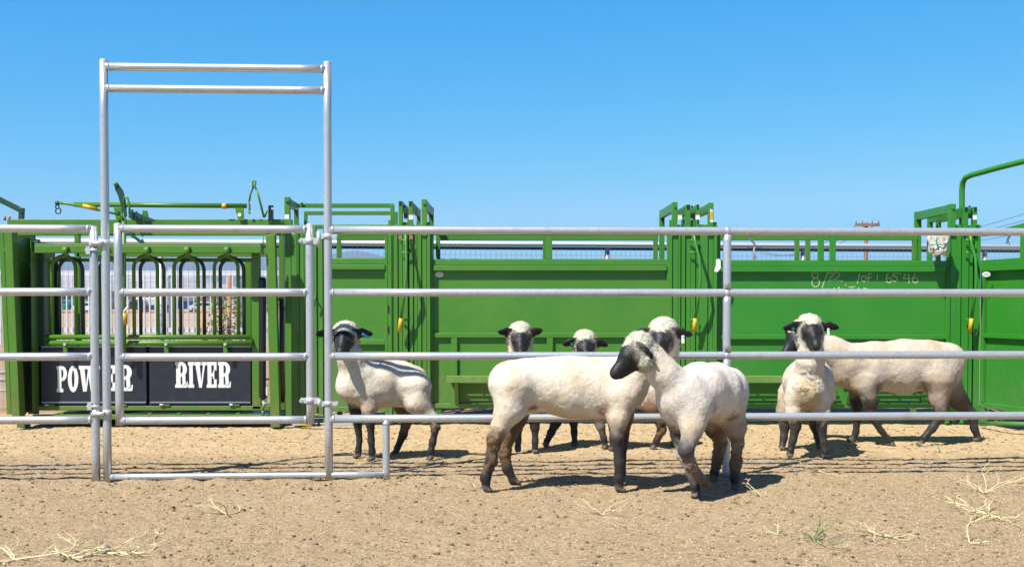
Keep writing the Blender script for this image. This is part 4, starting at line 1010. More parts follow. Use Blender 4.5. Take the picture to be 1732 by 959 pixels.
CREAM = (.76, .675, .55); CREAM2 = (.66, .555, .42); BEIGE = (.38, .31, .24); FACE = (.010, .010, .013); LEG = (.038, .032, .030); LEGB = (.022, .019, .020); HOOF = (.15, .13, .09); SKIN = (.22, .12, .07); MUD = (.15, .09, .05); WOOL = (.72, .67, .53)
def coatmat(name, curly):
    m = bpy.data.materials.new(name); m.use_nodes = True; t = m.node_tree; b = t.nodes['Principled BSDF']
    at = t.nodes.new('ShaderNodeAttribute'); at.attribute_name = 'coat'
    tc = t.nodes.new('ShaderNodeTexCoord')
    def n(sc, det):
        q = t.nodes.new('ShaderNodeTexNoise'); q.inputs['Scale'].default_value = sc; q.inputs['Detail'].default_value = det; q.inputs['Roughness'].default_value = .65; t.links.new(tc.outputs['Object'], q.inputs['Vector']); return q.outputs['Fac']
    bw = t.nodes.new('ShaderNodeRGBToBW'); t.links.new(at.outputs['Color'], bw.inputs[0])
    # soft mottling of the fleece
    mr = t.nodes.new('ShaderNodeMapRange'); mr.inputs['From Min'].default_value = .3; mr.inputs['From Max'].default_value = .7; mr.inputs['To Min'].default_value = .80; mr.inputs['To Max'].default_value = 1.10; t.links.new(n(9, 5), mr.inputs['Value'])
    mr2 = t.nodes.new('ShaderNodeMapRange'); mr2.inputs['From Min'].default_value = .3; mr2.inputs['From Max'].default_value = .7; mr2.inputs['To Min'].default_value = .70 if curly else .78; mr2.inputs['To Max'].default_value = 1.16; t.links.new(n(150, 5), mr2.inputs['Value'])
    mu = t.nodes.new('ShaderNodeMath'); mu.operation = 'MULTIPLY'; t.links.new(mr.outputs[0], mu.inputs[0]); t.links.new(mr2.outputs[0], mu.inputs[1])
    vm = t.nodes.new('ShaderNodeVectorMath'); vm.operation = 'SCALE'; t.links.new(at.outputs['Color'], vm.inputs[0]); t.links.new(mu.outputs[0], vm.inputs['Scale'])
    t.links.new(vm.outputs[0], b.inputs['Base Color'])
    rr = t.nodes.new('ShaderNodeMapRange'); rr.inputs['From Max'].default_value = .25; rr.inputs['To Min'].default_value = .48; rr.inputs['To Max'].default_value = .95; t.links.new(bw.outputs[0], rr.inputs['Value']); t.links.new(rr.outputs[0], b.inputs['Roughness'])
    b.inputs['Specular IOR Level'].default_value = .25; b.inputs['Sheen Weight'].default_value = .02; b.inputs['Sheen Roughness'].default_value = .6
    st = t.nodes.new('ShaderNodeMapRange'); st.inputs['From Max'].default_value = .4; st.inputs['To Min'].default_value = .25; st.inputs['To Max'].default_value = .85; t.links.new(bw.outputs[0], st.inputs['Value'])
    prev = None
    for sc, di in (((60, .008), (200, .004)) if curly else ((45, .003), (130, .003), (300, .002))):
        bp = t.nodes.new('ShaderNodeBump'); bp.inputs['Distance'].default_value = di; t.links.new(st.outputs[0], bp.inputs['Strength']); t.links.new(n(sc, 3), bp.inputs['Height'])
        if prev: t.links.new(prev, bp.inputs['Normal'])
        prev = bp.outputs[0]
    t.links.new(prev, b.inputs['Normal'])
    return m
fm_ = bpy.data.materials.new('wool_fibre'); fm_.use_nodes = True; _b = fm_.node_tree.nodes['Principled BSDF']; _a = fm_.node_tree.nodes.new('ShaderNodeAttribute'); _a.attribute_name = 'coat'
fm_.node_tree.links.new(_a.outputs['Color'], _b.inputs['Base Color']); _b.inputs['Roughness'].default_value = .95; _b.inputs['Specular IOR Level'].default_value = .1; M['fibre'] = fm_
M['coat'] = coatmat('short_fleece', False); M['curl'] = coatmat('curly_wool', True)
def blob_object(B, name, m, h, parent, origin, wob=.0015, curl=None, wseed=1):
    V, Q = B.mesh(h); Cc = B.colors(V); N = vnorm(V, Q)
    V = V + N * (noise3(V, .11, wseed)[:, None] * .006 + noise3(V, .035, wseed + 3)[:, None] * .004 + noise3(V, .012, wseed + 5)[:, None] * wob * 2)
    if curl is not None:
        w = curl(V)
        if name == 'body':
            mk = np.clip((noise3(V, .03, 11) + .08) * 8, 0, 1)[:, None] * np.clip(w * 1.6, 0, 1)[:, None] * (V[:, 2] < .52)[:, None] * .8; Cc = Cc * (1 - mk) + np.array((.20, .125, .06)) * mk
        V = V + N * ((np.abs(noise3(V, .018, 9)) * .030 - .007 + noise3(V, .009, 4) * .010) * w)[:, None]
    if name == 'body':      # dusty, lanolin-stained patches
        st = np.clip((noise3(V, .13, wseed + 70) + .5 * noise3(V, .05, wseed + 71) - .04) * 4, 0, 1)[:, None] * .45 * (Cc.mean(1) > .2)[:, None]
        Cc = Cc * (1 - st) + Cc * np.array((.86, .74, .56)) * st
    me = np_mesh(name, V - v3(origin), Q); ca = me.color_attributes.new('coat', 'FLOAT_COLOR', 'POINT')
    ca.data.foreach_set('color', np.concatenate([Cc * ALB, np.ones((len(Cc), 1))], 1).astype(np.float32).ravel())
    me.materials.append(m); o = bpy.data.objects.new(name, me); COL.objects.link(o)
    if parent: o.parent = parent
    # short fibres standing off the skin
    br = Cc.mean(1); sel = np.nonzero(br > (.10 if name == 'body' else .0))[0]
    g = np.random.default_rng(wseed + 50); idx = np.concatenate([sel] * (1 if name == 'body' else 2))
    N2 = N[idx]; R1 = g.normal(size=(len(idx), 3)); R1 -= (R1 * N2).sum(1, keepdims=True) * N2; R1 /= np.linalg.norm(R1, axis=1, keepdims=True)
    lay = R1 * .8 + np.array((0, 0, -.55)); ln = (.0042 if name == 'body' else .0075)
    if name == 'body': ln = ln + .006 * (np.clip(curl(V[idx]), 0, 1) if curl is not None else 0)
    Ld = (N2 * .62 + lay * .75); Ld /= np.linalg.norm(Ld, axis=1, keepdims=True); Ln = (g.uniform(.5, 1.25, len(idx)) * ln)[:, None]
    Wd = np.cross(Ld, N2 + g.normal(size=N2.shape) * .3); Wd /= np.maximum(np.linalg.norm(Wd, axis=1, keepdims=True), 1e-6); Wd *= .0016
    B0 = V[idx] + g.normal(size=(len(idx), 3)) * .003 - N2 * .0015 - v3(origin)
    FV = np.stack([B0 - Wd, B0 + Wd, B0 + Ld * Ln], 1).reshape(-1, 3); FI = np.arange(len(FV)).reshape(-1, 3)
    fm = np_mesh('fleece', FV, FI); fa = fm.color_attributes.new('coat', 'FLOAT_COLOR', 'POINT'); fc = np.repeat(Cc[idx] * ALB * g.uniform(.95, 1.25, (len(idx), 1)), 3, 0)
    fa.data.foreach_set('color', np.concatenate([np.clip(fc, 0, .9), np.ones((len(fc), 1))], 1).astype(np.float32).ravel())
    fm.normals_split_custom_set_from_vertices(np.repeat(N2, 3, 0).astype(np.float32)); fm.materials.append(M['fibre'])
    fo = bpy.data.objects.new('fleece' if name == 'body' else 'curls', fm); COL.objects.link(fo); fo.parent = parent
    return o

def make_sheep(sp):
    D0 = sp['D']
    def S(p): return P(p[0], p[1], D0 + (p[2] if len(p) > 2 else 0))
    base = S(sp['base']); base = Vector((base.x, base.y, gh(base.x, base.y)))
    root = thing('sheep', sp['label'], 'sheep', base, 'black-faced sheep in the yard')
    B = Blob(.045); body = sp.get('coat', CREAM)
    ax = Vector(sp['ax']).normalized()         # sideways direction of the trunk
    tr = sp['trunk']; pts = [S(p) for p in tr]; rs = [p[3] * .965 for p in tr]
    B.chain(pts, rs, [body] * len(tr), ax, sp.get('wide', .86), .05)
    for p in sp.get('mass', ()): B.cone(S(p), S(p) + Vector((.001, 0, 0)), p[3], p[3], p[4] if len(p) > 4 else body, ax=ax, sc=.8, k=.06)
    nk = [tuple(p[:3]) + (p[3] * .89,) for p in sp['neck']]; B.chain([S(p) for p in nk], [p[3] for p in nk], [body] * len(nk), k=.06)
    feet = []; mudw = []
    for leg in sp['legs']:
        pts = [S(p) for p in leg['p']]; pts[-1].z = gh(pts[-1].x, pts[-1].y) + .012 if not leg.get('lift') else pts[-1].z
        rs = [p[3] for p in leg['p']]; cs = [p[4] for p in leg['p']]
        B.chain(pts[:2], [rs[0] * .93, rs[1]], cs[:2], k=.085)
        B.chain(pts[1:3], rs[1:3], cs[1:3], k=.04)
        B.chain(pts[2:-1], rs[2:-1], cs[2:-1], k=.022)
        # hoof: two claws
        a, f = pts[-2], pts[-1]; B.cone(a, f + Vector((0, 0, .012)), rs[-2], rs[-1] * .9, cs[-2], LEGB, k=.012)
        fw = Vector(leg.get('toe', sp['toe'])).normalized(); sd = fw.cross(Vector((0, 0, 1))).normalized()
        dn = Vector((0, 0, -1)) if not leg.get('lift') else Vector(leg['lift'])
        for s_ in (-1, 1):
            c0 = f + sd * s_ * .0115 + Vector((0, 0, .016)); B.cone(c0 - fw * .006, c0 + fw * .030 + dn * .012, .0155, .0105, HOOF, HOOF, k=.006)
        B.cone(pts[-2] - fw * .018, pts[-2] - fw * .021, .011, .010, LEGB, k=.012)    # dew claws
    # head
    hd = sp['head']; H = S(hd['c']); f = Vector(hd['f']).normalized(); u = Vector(hd.get('u', (0, 0, 1))); s_ = f.cross(u).normalized(); u = s_.cross(f).normalized(); q = hd.get('s', 1.0)
    L = lambda a, b, c: H + (f * a + s_ * b + u * c) * q
    B.cone(L(-.02, 0, 0), L(.035, 0, .0), .078 * q, .068 * q, FACE, FACE, s_, .9, .03)
    B.cone(L(.04, 0, -.002), L(.165, 0, -.03), .060 * q, .037 * q, FACE, (.022, .020, .020), s_, .86, .03)
    B.cone(L(.165, 0, -.026), L(.188, 0, -.034), .034 * q, .027 * q, FACE, (.045, .038, .036), s_, 1.05, .015)
    B.cone(L(.0, 0, -.055), L(.15, 0, -.062), .050 * q, .025 * q, FACE, FACE, s_, .8, .025)
    for e in (-1, 1):
        B.cone(L(.035, e * .048, .026), L(.075, e * .040, .024), .018 * q, .014 * q, (.040, .036, .036), k=.012)      # brow
        B.cone(L(.185, e * .014, -.022), L(.19, e * .017, -.026), .010 * q, .008 * q, (.006, .005, .005), k=.006)
        er = hd['ears'][0 if e < 0 else 1]       # (f, side, up) tip
        if er is None: continue
        a = L(-.022, e * .062, .030); tip = L(er[0], e * er[1], er[2]); mid = a.lerp(tip, .45) + u * .006 * q
        en = (tip - a).cross(f if abs(er[0]) < .1 else u); en = (tip - a).normalized().cross(u).normalized()
        if er[3:] : en = (en + u * er[3]).normalized()
        B.chain([a, a.lerp(tip, .2), mid, a.lerp(tip, .8), tip], [.020 * q, .027 * q, .033 * q, .022 * q, .005 * q], [FACE, FACE, (.018, .016, .016), FACE, FACE], en, .36, .010)
    # back of head joins neck
    B.cone(L(-.03, 0, -.01), S(nk[-1]), .082 * q, nk[-1][3], WOOL, body, k=.05)
    B.tints = [(v3(S(m_)), m_[3] * 1.5, m_[4]) for m_ in sp.get('patch', ())]
    wl = sp.get('woolly')          # z band where leg wool is shaggy
    zc = [(S(w).copy(), w[3]) for w in wl] if wl else []
    def curl(V):
        w = np.zeros(len(V))
        for c, r in zc: w = np.maximum(w, np.clip(1.5 - np.linalg.norm(V - v3(c), axis=1) / r, 0, 1))
        return w
    o = blob_object(B, 'body', M['coat'], .0085, root, base, curl=curl if zc else None, wseed=sp['seed'])
    # wool cap
    W_ = Blob(.025); wc = hd.get('wool', WOOL)
    W_.cone(L(-.045, 0, .022), L(.012, 0, .044), .075 * q, .042 * q, wc, wc, s_, 1.10)
    W_.cone(L(-.055, 0, .01), L(-.065, 0, -.07), .092 * q, .085 * q, wc)
    for e in (-1, 1):
        W_.cone(L(-.030, e * .060, .0), L(.005, e * .058, -.095), .043 * q, .035 * q, wc, wc)
    W_.cone(L(-.01, 0, -.10), L(-.05, 0, -.10), .050 * q, .075 * q, wc)
    for w in hd.get('extra', ()): W_.cone(S(w), S(w) + Vector((.001, 0, 0)), w[3], w[3], wc)
    blob_object(W_, 'wool_cap', M['curl'], .0060, root, base, .003, lambda V: np.full(len(V), hd.get('curl', .42)), sp['seed'] + 20)
    for e in (-1, 1):
        MB().ball(L(.192, e * .015, -.026), .0075 * q, 8, 6).build('nostril', M['hole'], root)
        MB().ball(L(.066, e * .056, .014), .0150 * q, 14, 10).build('eye', M['eye'], root)
    for tg in sp.get('tags', ()):
        e, fr, m = tg; er = hd['ears'][0 if e < 0 else 1]; a = L(-.022, e * .062, .030); tip = L(er[0], e * er[1], er[2]); c = a.lerp(tip, fr) - Vector((0, .022, .012))
        if m == 'whitetag': MB().box(c.x - .009, c.x + .009, c.y - .004, c.y, c.z - .048, c.z).build('ear_tag', M[m], root, .003)
        elif m == 'tagblue': MB().bar(c + Vector((-.022, -.004, .010)), c + Vector((.028, -.004, -.014)), .004, .018).build('ear_tag', M[m], root, .002)
        else: MB().tube([c + Vector((0, -.006, 0)), c], .012, 12).build('ear_tag', M[m], root)
        MB().tube([c + Vector((0, -.010, -.004)), c + Vector((0, .022, -.004))], .004, 8).build('tag_pin', M[m], root)
    return root

TC = (-.05, -1, 0)     # toe towards camera
EARS = [(-.015, .175, .010), (-.015, .175, .010)]
make_sheep(dict(D=8.15, seed=1, base=(660, 772, .2), label='sheep farthest left, turned to the camera behind the tall frame post, blue ear tag', ax=(.28, 1, 0), wide=.90, toe=(-.8, -.6, 0),
    trunk=[(606, 645, 0, .150), (640, 648, .07, .175), (676, 649, .15, .166), (696, 648, .22, .138)],
    mass=[(592, 655, -.05, .10)], neck=[(604, 630, -.02, .125), (592, 605, -.06, .098), (583, 585, -.06, .085)],
    head=dict(c=(583, 572, -.10), f=(-.05, -1, -.42), ears=[(.0, .205, .035), (.0, .205, .03)], s=1.02),
    tags=[(1, .62, 'tagblue')] if False else [(-1, .6, 'tagblue')],
    legs=[dict(p=[(622, 668, -.04, .075, CREAM), (625, 690, -.05, .048, CREAM2), (626, 714, -.05, .033, LEG), (628, 745, -.05, .022, LEG), (629, 764, -.05, .024, LEGB), (629, 773, -.05, .020, LEGB)]),
          dict(p=[(598, 668, .10, .065, CREAM2), (601, 692, .11, .040, LEG), (605, 716, .11, .030, LEGB), (608, 745, .11, .021, LEG), (606, 763, .11, .023, LEGB), (606, 771, .11, .020, LEGB)]),
          dict(p=[(704, 655, .05, .120, CREAM), (706, 680, .03, .085, CREAM), (731, 706, .02, .040, CREAM2), (737, 722, .02, .032, LEG), (732, 748, .01, .025, LEG), (729, 763, .0, .024, LEGB), (729, 771, .0, .021, LEGB)]),
          dict(p=[(692, 660, .30, .10, CREAM), (683, 688, .32, .065, MUD), (689, 710, .33, .042, LEGB), (682, 735, .33, .032, LEGB), (672, 757, .33, .024, LEGB), (670, 765, .33, .021, LEGB)])],
    woolly=[(735, 722, .02, .06), (688, 715, .33, .07)], patch=[(690, 678, .02, .028, SKIN)]))
make_sheep(dict(D=6.75, seed=2, base=(940, 828, .1), label='large sheep in front of the fence standing side-on, muddy wool clinging to its hind legs', ax=(0, 1, 0), wide=.82, toe=(.95, -.3, 0), coat=CREAM,
    trunk=[(864, 652, .12, .118), (885, 652, .12, .158), (925, 651, .12, .160), (965, 654, .12, .185), (1010, 656, .12, .182), (1046, 652, .12, .158), (1066, 655, .12, .108)],
    mass=[(856, 640, .12, .085)], neck=[(1056, 640, .12, .135), (1092, 615, .12, .105), (1118, 592, .10, .085)],
    head=dict(c=(1120, 572, .08), f=(-.34, -.9, -.62), ears=[(.0, .190, .03), (.0, .185, .02)], s=1.0), tags=[(-1, .50, 'whitetag')],
    legs=[dict(p=[(1052, 672, .02, .105, CREAM), (1046, 706, -.01, .056, CREAM2), (1044, 742, -.02, .037, LEG), (1047, 782, -.02, .026, LEG), (1047, 808, -.02, .029, LEGB), (1047, 822, -.02, .023, LEGB)]),
          dict(p=[(1060, 672, .24, .085, CREAM), (1055, 706, .26, .050, SKIN), (1053, 742, .26, .036, LEG), (1052, 778, .26, .025, LEG), (1051, 800, .26, .027, LEGB), (1050, 812, .26, .022, LEGB)]),
          dict(p=[(864, 655, .02, .122, CREAM), (862, 692, .0, .084, CREAM), (846, 722, -.01, .056, CREAM2), (836, 745, -.02, .043, MUD), (831, 778, -.02, .034, LEG), (821, 808, -.02, .032, LEGB), (822, 828, -.02, .026, LEGB)]),
          dict(p=[(880, 665, .22, .10, CREAM), (874, 705, .24, .062, (.10, .06, .04)), (861, 738, .24, .044, MUD), (853, 765, .24, .038, MUD), (858, 792, .24, .030, LEG), (868, 812, .24, .027, LEGB), (871, 822, .24, .023, LEGB)])],  # far hind leg: mud, plus shade painted into the dark brown
    woolly=[(836, 752, -.02, .09), (830, 785, -.02, .06), (856, 758, .24, .07)], patch=[(900, 690, .03, .022, (.16, .09, .055)), (1026, 690, .0, .034, (.26, .15, .09))]))
make_sheep(dict(D=6.55, seed=3, base=(1195, 830, .2), label='sheep in front of the fence lifting a foreleg, head turned left over another', ax=(1, .55, 0), wide=.88, toe=(-.5, -.9, 0), coat=(.80, .715, .62),
    trunk=[(1158, 672, 0, .150), (1183, 662, .14, .166), (1210, 661, .30, .168), (1230, 665, .44, .138)],
    mass=[(1138, 675, -.02, .105), (1234, 652, .46, .110)], neck=[(1146, 655, -.03, .120), (1122, 630, -.06, .092), (1102, 606, -.07, .082)],
    head=dict(c=(1073, 596, -.10), f=(-.88, -.36, -.64), ears=[(-.035, .135, -.055), None], s=.93, curl=.62, wool=(.64, .63, .49), extra=[(1100, 600, -.08, .066), (1092, 608, -.12, .058)]),
    legs=[dict(p=[(1176, 695, -.04, .095, CREAM), (1172, 722, -.10, .060, CREAM2), (1160, 762, -.20, .040, (.07, .06, .06)), (1168, 785, -.18, .032, (.34, .30, .26)), (1184, 808, -.12, .030, (.12, .09, .07)), (1193, 820, -.08, .026, LEGB)], lift=(-.2, .5, -.6), toe=(.5, .5, -.7)),
          dict(p=[(1145, 700, .06, .080, CREAM2), (1150, 735, .06, .048, LEGB), (1157, 768, .05, .040, (.55, .50, .45)), (1170, 800, .02, .027, (.12, .11, .10)), (1176, 822, .0, .027, LEGB), (1177, 834, .0, .022, LEGB)]),
          dict(p=[(1231, 690, .32, .112, CREAM), (1243, 722, .32, .064, (.42, .33, .25)), (1247, 748, .32, .038, BEIGE), (1244, 785, .30, .034, MUD), (1243, 808, .28, .030, LEGB), (1243, 822, .28, .024, LEGB)]),
          dict(p=[(1205, 695, .52, .105, CREAM), (1210, 722, .56, .066, SKIN), (1219, 745, .60, .038, BEIGE), (1214, 778, .60, .034, MUD), (1208, 800, .60, .030, LEGB), (1207, 810, .60, .024, LEGB)])],
    woolly=[(1246, 765, .31, .09), (1217, 765, .6, .09), (1165, 790, -.18, .06)], patch=[(1196, 692, .0, .036, (.14, .08, .055)), (1236, 705, .22, .03, SKIN)]))
make_sheep(dict(D=8.55, seed=4, base=(890, 762, .1), label='sheep with both ears pricked up, its face just above the third rail', ax=(.8, 1, 0), wide=.92, toe=(0, -1, 0),
    trunk=[(893, 660, .05, .150), (925, 655, .25, .165), (955, 655, .45, .150)], mass=[], neck=[(890, 640, 0, .12), (882, 612, -.05, .098), (880, 590, -.05, .085)],
    head=dict(c=(880, 572, -.08), f=(.02, -1, -.55), ears=[(.0, .165, .072), (.0, .165, .062)], s=1.0), tags=[],
    legs=[dict(p=[(880, 680, -.02, .075, CREAM), (877, 705, -.02, .045, LEG), (877, 722, -.02, .032, LEG), (877, 745, -.02, .022, LEG), (876, 756, -.02, .024, LEGB), (876, 762, -.02, .020, LEGB)]),
          dict(p=[(904, 680, .0, .075, CREAM), (905, 705, .0, .045, LEG), (905, 722, .0, .032, LEG), (905, 745, .0, .022, LEG), (905, 756, .0, .024, LEGB), (905, 762, .0, .020, LEGB)]),
          dict(p=[(945, 670, .35, .095, CREAM), (945, 695, .38, .065, LEGB), (940, 715, .40, .040, LEGB), (932, 732, .38, .030, LEGB), (925, 745, .36, .024, LEGB), (923, 752, .36, .020, LEGB)]),
          dict(p=[(962, 670, .42, .095, CREAM), (966, 695, .44, .050, LEGB), (970, 712, .44, .036, LEGB), (971, 732, .42, .024, LEGB), (972, 746, .40, .024, LEGB), (971, 753, .40, .020, LEGB)])]))
make_sheep(dict(D=8.75, seed=5, base=(1040, 758, .1), label='lowest-headed sheep with level drooping ears and green tag, peeking over the large sheep\'s back', ax=(.15, 1, 0), wide=.86, toe=(-.6, -.7, 0),
    trunk=[(1020, 655, 0, .150), (1050, 655, .04, .170), (1090, 653, .08, .165), (1117, 650, .12, .135)], mass=[], neck=[(1012, 640, -.02, .12), (998, 618, -.05, .095), (991, 602, -.05, .085)],
    head=dict(c=(990, 585, -.08), f=(.0, -1, -.52), ears=[(.0, .180, .00), (.0, .180, .01)], s=.98), tags=[(-1, .35, 'tagteal')] if False else [(1, .38, 'tagteal')],
    legs=[dict(p=[(1008, 680, .0, .07, CREAM), (1010, 705, .0, .042, LEG), (1016, 722, -.02, .032, (.2, .17, .14)), (1021, 740, -.02, .024, LEG), (1024, 755, -.02, .024, LEGB), (1024, 760, -.02, .020, LEGB)]),
          dict(p=[(1030, 680, -.08, .07, CREAM), (1036, 705, -.10, .042, LEG), (1037, 722, -.10, .032, LEG), (1036, 742, -.10, .023, LEG), (1036, 756, -.10, .024, LEGB), (1036, 762, -.10, .020, LEGB)]),
          dict(p=[(1112, 665, .0, .105, CREAM), (1106, 688, -.02, .070, SKIN), (1118, 712, -.02, .046, LEGB), (1119, 728, -.02, .036, LEGB), (1110, 746, -.02, .026, LEGB), (1106, 753, -.02, .022, LEGB)]),
          dict(p=[(1120, 665, .22, .095, CREAM), (1122, 690, .24, .060, MUD), (1138, 712, .24, .040, LEG), (1140, 732, .22, .028, LEG), (1141, 748, .2, .025, HOOF), (1141, 755, .2, .022, HOOF)])],
    woolly=[(1118, 722, -.02, .07)]))
make_sheep(dict(D=8.25, seed=6, base=(1365, 768, .2), label='sheep facing the camera head-on with a green tag and a white tag in its ears', ax=(1, .05, 0), wide=1.06, toe=(-.1, -1, 0),
    trunk=[(1366, 654, 0, .150), (1367, 647, .25, .176), (1369, 640, .55, .165), (1370, 640, .72, .135)], mass=[(1364, 662, -.05, .115, (.58, .455, .28))], neck=[(1368, 632, -.03, .120), (1370, 612, -.08, .100), (1371, 592, -.09, .088)],
    head=dict(c=(1371, 560, -.12), f=(-.02, -1, -.40), ears=[(.0, .195, .026), (.0, .195, .022)], s=1.04), tags=[(1, .48, 'tagteal'), (-1, .42, 'whitetag')],
    legs=[dict(p=[(1344, 680, .0, .075, CREAM), (1343, 700, -.02, .052, CREAM2), (1346, 720, -.02, .036, LEG), (1341, 745, -.03, .024, LEG), (1337, 762, -.04, .026, LEGB), (1336, 770, -.04, .021, LEGB)]),
          dict(p=[(1388, 680, .0, .075, CREAM), (1391, 700, -.02, .052, CREAM2), (1390, 722, -.02, .036, LEG), (1393, 747, -.03, .024, LEG), (1395, 762, -.04, .026, LEGB), (1396, 770, -.04, .021, LEGB)]),
          dict(p=[(1338, 668, .50, .110, CREAM), (1330, 695, .50, .070, (.45, .37, .29)), (1328, 718, .52, .042, LEG), (1326, 740, .50, .028, LEG), (1323, 755, .48, .026, LEGB), (1322, 763, .48, .021, LEGB)]),
          dict(p=[(1392, 668, .52, .105, CREAM), (1382, 695, .52, .070, MUD), (1378, 718, .55, .042, LEGB), (1384, 740, .52, .028, LEGB), (1386, 752, .50, .026, LEGB), (1386, 758, .50, .021, LEGB)])],
    woolly=[(1364, 648, -.15, .085), (1330, 690, .50, .06)], patch=[(1352, 686, -.02, .02, SKIN), (1382, 686, -.02, .02, SKIN)]))
make_sheep(dict(D=9.05, seed=7, base=(1530, 750, .1), label='tall beige sheep striding left behind the head-on sheep, nearest the right edge', ax=(0, 1, 0), wide=.74, toe=(-.95, -.2, 0), coat=(.62, .53, .42),
    trunk=[(1440, 622, .1, .165), (1475, 620, .1, .198), (1530, 620, .1, .218), (1572, 616, .1, .192), (1600, 614, .1, .150)],
    mass=[(1428, 628, .1, .12), (1606, 606, .1, .11)], neck=[(1434, 610, .1, .165), (1406, 594, .1, .125), (1378, 578, .1, .088)],
    head=dict(c=(1349, 569, .12), f=(-.72, -.35, -.62), ears=[(.0, .16, .02), (-.02, .15, .0)], s=1.06),
    legs=[dict(p=[(1464, 655, .0, .095, (.42, .35, .27)), (1472, 680, -.03, .052, LEG), (1474, 702, -.04, .038, LEG), (1490, 728, -.04, .025, LEG), (1503, 744, -.04, .027, LEGB), (1507, 751, -.04, .022, LEGB)], toe=(.3, -.5, -.2)),
          dict(p=[(1450, 655, .22, .080, BEIGE), (1449, 680, .22, .048, LEGB), (1450, 703, .22, .034, LEG), (1448, 730, .22, .024, LEG), (1442, 744, .22, .026, LEGB), (1440, 751, .22, .021, LEGB)]),
          dict(p=[(1590, 645, .0, .120, (.45, .37, .29)), (1588, 674, .0, .068, (.40, .32, .26)), (1593, 700, -.03, .042, LEG), (1577, 724, -.03, .030, LEG), (1563, 741, -.03, .027, LEGB), (1558, 748, -.03, .022, LEGB)]),
          dict(p=[(1604, 645, .2, .110, BEIGE), (1622, 678, .22, .072, (.10, .07, .06)), (1644, 700, .22, .044, LEG), (1648, 724, .22, .027, LEG), (1655, 742, .22, .028, LEGB), (1653, 750, .22, .023, LEGB)])],
    patch=[(1480, 655, -.02, .05, (.20, .15, .11)), (1566, 652, -.02, .045, (.20, .15, .11))]))

# ------------------------------------------------------------------ litter on the ground
def scatter(n, f, name, m, kind, region=(-4.6, 4.8, 4.7, 10.4)):
    b = MB()
    for _ in range(n):
        x = random.uniform(region[0], region[1]); y = region[2] + (region[3] - region[2]) * random.random() ** 1.2
        f(b, x, y, gh_t(x, y))
    o = b.build(name, m, recalc=False); tag(o, kind='stuff'); return o
# quick height lookup from the grid
def gh_t(x, y):
    i = np.searchsorted(gx, x) - 1; j = np.searchsorted(gy, y) - 1; return float(GZ[j, i])
_ico = [(0, 0, 1), (.894, 0, .447), (.276, .851, .447), (-.724, .526, .447), (-.724, -.526, .447), (.276, -.851, .447), (.724, .526, -.447), (-.276, .851, -.447), (-.894, 0, -.447), (-.276, -.851, -.447), (.724, -.526, -.447), (0, 0, -1)]
_icf = [(0, 1, 2), (0, 2, 3), (0, 3, 4), (0, 4, 5), (0, 5, 1), (1, 6, 2), (2, 7, 3), (3, 8, 4), (4, 9, 5), (5, 10, 1), (6, 7, 2), (7, 8, 3), (8, 9, 4), (9, 10, 5), (10, 6, 1), (11, 7, 6), (11, 8, 7), (11, 9, 8), (11, 10, 9), (11, 6, 10)]
def pebble(lo, hi, flat=.7):
    def f(b, x, y, z):
        s = lo + (hi - lo) * random.random() ** 3
        b.add([(x + v[0] * s * random.uniform(.7, 1.2), y + v[1] * s * random.uniform(.7, 1.2), z + s * .25 + v[2] * s * flat * random.uniform(.7, 1.1)) for v in _ico], _icf, True)
    return f
scatter(380, pebble(.004, .010), 'dung_pellets', M['dung'], 'stuff')
scatter(7000, pebble(.003, .014, .6), 'earth_clods', M['clod'], 'stuff')
scatter(260, pebble(.004, .013, .6), 'fence_line_clods', M['dung'], 'stuff', (-4.4, .2, 6.85, 7.25))
def grain(lo, hi):
    def f(b, x, y, z):
        s = random.uniform(lo, hi); q = [random.uniform(.6, 1.3) * s for _ in range(6)]
        b.add([(x + q[0], y, z), (x, y + q[1], z), (x - q[2], y, z), (x, y - q[3], z), (x, y, z + q[4] * .9)], [(0, 1, 4), (1, 2, 4), (2, 3, 4), (3, 0, 4)])
    return f
M['grit'] = mat('pale_grit', (.51, .40, .265), .95); M['grit_dark'] = mat('brown_grit', (.28, .20, .12), .95)
scatter(26000, grain(.002, .0062), 'pale_grit', M['grit'], 'stuff', (-3.6, 3.8, 4.6, 8.2))
scatter(16000, grain(.002, .006), 'brown_grit', M['grit_dark'], 'stuff', (-3.6, 3.8, 4.6, 8.2))
def strawf(b, x, y, z):
    if fbm2(np.array([x]), np.array([y]), .8, 2, 21)[0] < (-.05 if y < 7.3 else -.3) and random.random() < .8: return
    a = random.uniform(0, 6.28); L = random.uniform(.02, .10); c = random.uniform(-1, 1); pts = []
    for i in range(4):
        pts.append((x, y, gh_t(x, y) + .003 + random.uniform(0, .006))); x += math.cos(a) * L / 3; y += math.sin(a) * L / 3; a += c * .4
    b.tube(pts, random.uniform(.0008, .0019), 3, False)
scatter(2600, strawf, 'straw_litter', M['straw'], 'stuff')
scatter(2600, strawf, 'pen_straw_litter', M['straw'], 'stuff', (-4.6, 5.4, 7.4, 11))

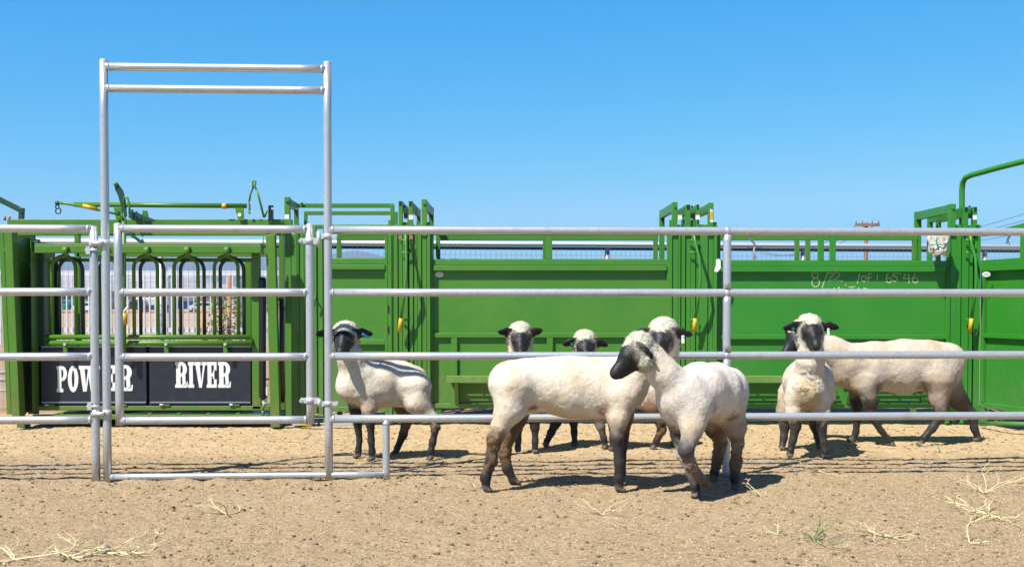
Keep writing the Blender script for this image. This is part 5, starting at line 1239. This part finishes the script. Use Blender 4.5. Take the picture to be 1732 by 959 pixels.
def weed(px, py, n, spread, up, label, m='dryweed', rad=.0028, seed=0):
    rr = random.Random(seed); D = F * CAMH / (py - HOR); x = X(px, D, py); z = gh(x, D)
    b = MB()
    def grow(p, a, el, L, r, depth):
        pts = [p]; q = Vector(p)
        for i in range(4):
            a += rr.uniform(-.55, .55); el = el * .75 + rr.uniform(-.22, .32)
            q = q + Vector((math.cos(a) * math.cos(el), math.sin(a) * math.cos(el), math.sin(el))) * L / 4
            g_ = gh_t(q.x, q.y) + .004
            if q.z < g_: q = Vector((q.x, q.y, g_)); el = abs(el) * .3
            pts.append(q.copy())
            if depth and rr.random() < .55: grow(q.copy(), a + rr.choice((-1, 1)) * rr.uniform(.4, 1.1), el + rr.uniform(-.1, .4), L * rr.uniform(.35, .6), r * .6, depth - 1)
        b.tube(pts, [r * 1.3, r * 1.2, r * 1.1, r * .85, r * .45], 5, False)
    for i in range(n):
        grow((x, D, z + .004), rr.uniform(0, 6.28), rr.uniform(0, up), spread * rr.uniform(.5, 1.1), rad * rr.uniform(.7, 1.2), 2)
    o = b.build('dry_weed', M[m]); tag(o, label, 'weed', 'dry weeds lying on the bare earth')
    return o
weed(178, 932, 5, .36, .35, 'largest sprawling dry weed at the lower left corner of the yard', rad=.0034, seed=31)
weed(120, 940, 4, .26, .7, 'dry weed with upright forked stalks beside the lower left stone', rad=.0032, seed=52)
weed(25, 945, 4, .24, .5, 'dry weed cut by the left edge at the bottom', rad=.0032, seed=41)
weed(268, 900, 3, .18, .3, 'small curled dry weed lying above the lower left stone', rad=.0026, seed=9)
weed(385, 868, 5, .20, .9, 'dry weed in front of the gate sill with one raised sprig', rad=.0026, seed=11)
weed(1288, 838, 3, .13, 1.3, 'short pale forked stub weed right of the sheep with lifted foreleg', rad=.0034, seed=12)
weed(1375, 915, 10, .22, 1.25, 'half-green weed tuft with upright stems in the right foreground', 'greenweed', .0024, seed=14)
weed(1315, 905, 3, .12, .4, 'little flat dry weed left of the half-green tuft', rad=.0022, seed=15)
weed(1490, 905, 5, .22, .3, 'dry weed of long flat stalks right of the half-green tuft', rad=.0026, seed=16)
weed(1672, 868, 6, .30, .6, 'large branching dry weed near the right edge', rad=.0040, seed=18)
weed(1665, 835, 6, .22, .8, 'wispy dry weed just behind the large branching one', rad=.0022, seed=20)
weed(1640, 918, 2, .18, 1.2, 'single upright dry stalk at the lower right', rad=.0030, seed=22)
weed(1020, 870, 4, .16, .5, 'thin dry weed in front of the large sheep\'s forelegs', rad=.0020, seed=23)
weed(1590, 760, 6, .22, .6, 'tangle of straw-coloured weed under the striding sheep', rad=.0022, seed=24)
weed(1200 + 200, 800, 4, .22, .3, 'scraggly dry weed behind the fence near the head-on sheep', rad=.0020, seed=25)
weed(60, 812, 2, .10, 1.3, 'two short dry stalks by the left fence panel post', rad=.0020, seed=26)
weed(805, 825, 3, .12, .9, 'small dry sprig beside the large sheep\'s hind hooves', rad=.0018, seed=27)
M['stone'] = mat('pale_stone', (.32, .33, .32), .8, noise=[(30, (.5, .5, .48), 1, 3, .4, .6)], bump=[(40, .6, .01, 3)])
D = F * CAMH / (932 - HOR); c = P(178, 930, D); o = lump((c.x, D, gh(c.x, D) + .02), (.020, .018, .024), 9, 12, 8, .35).build('stone', M['stone']); tag(o, 'pale grey stone among the sprawling dry weed', 'stone')
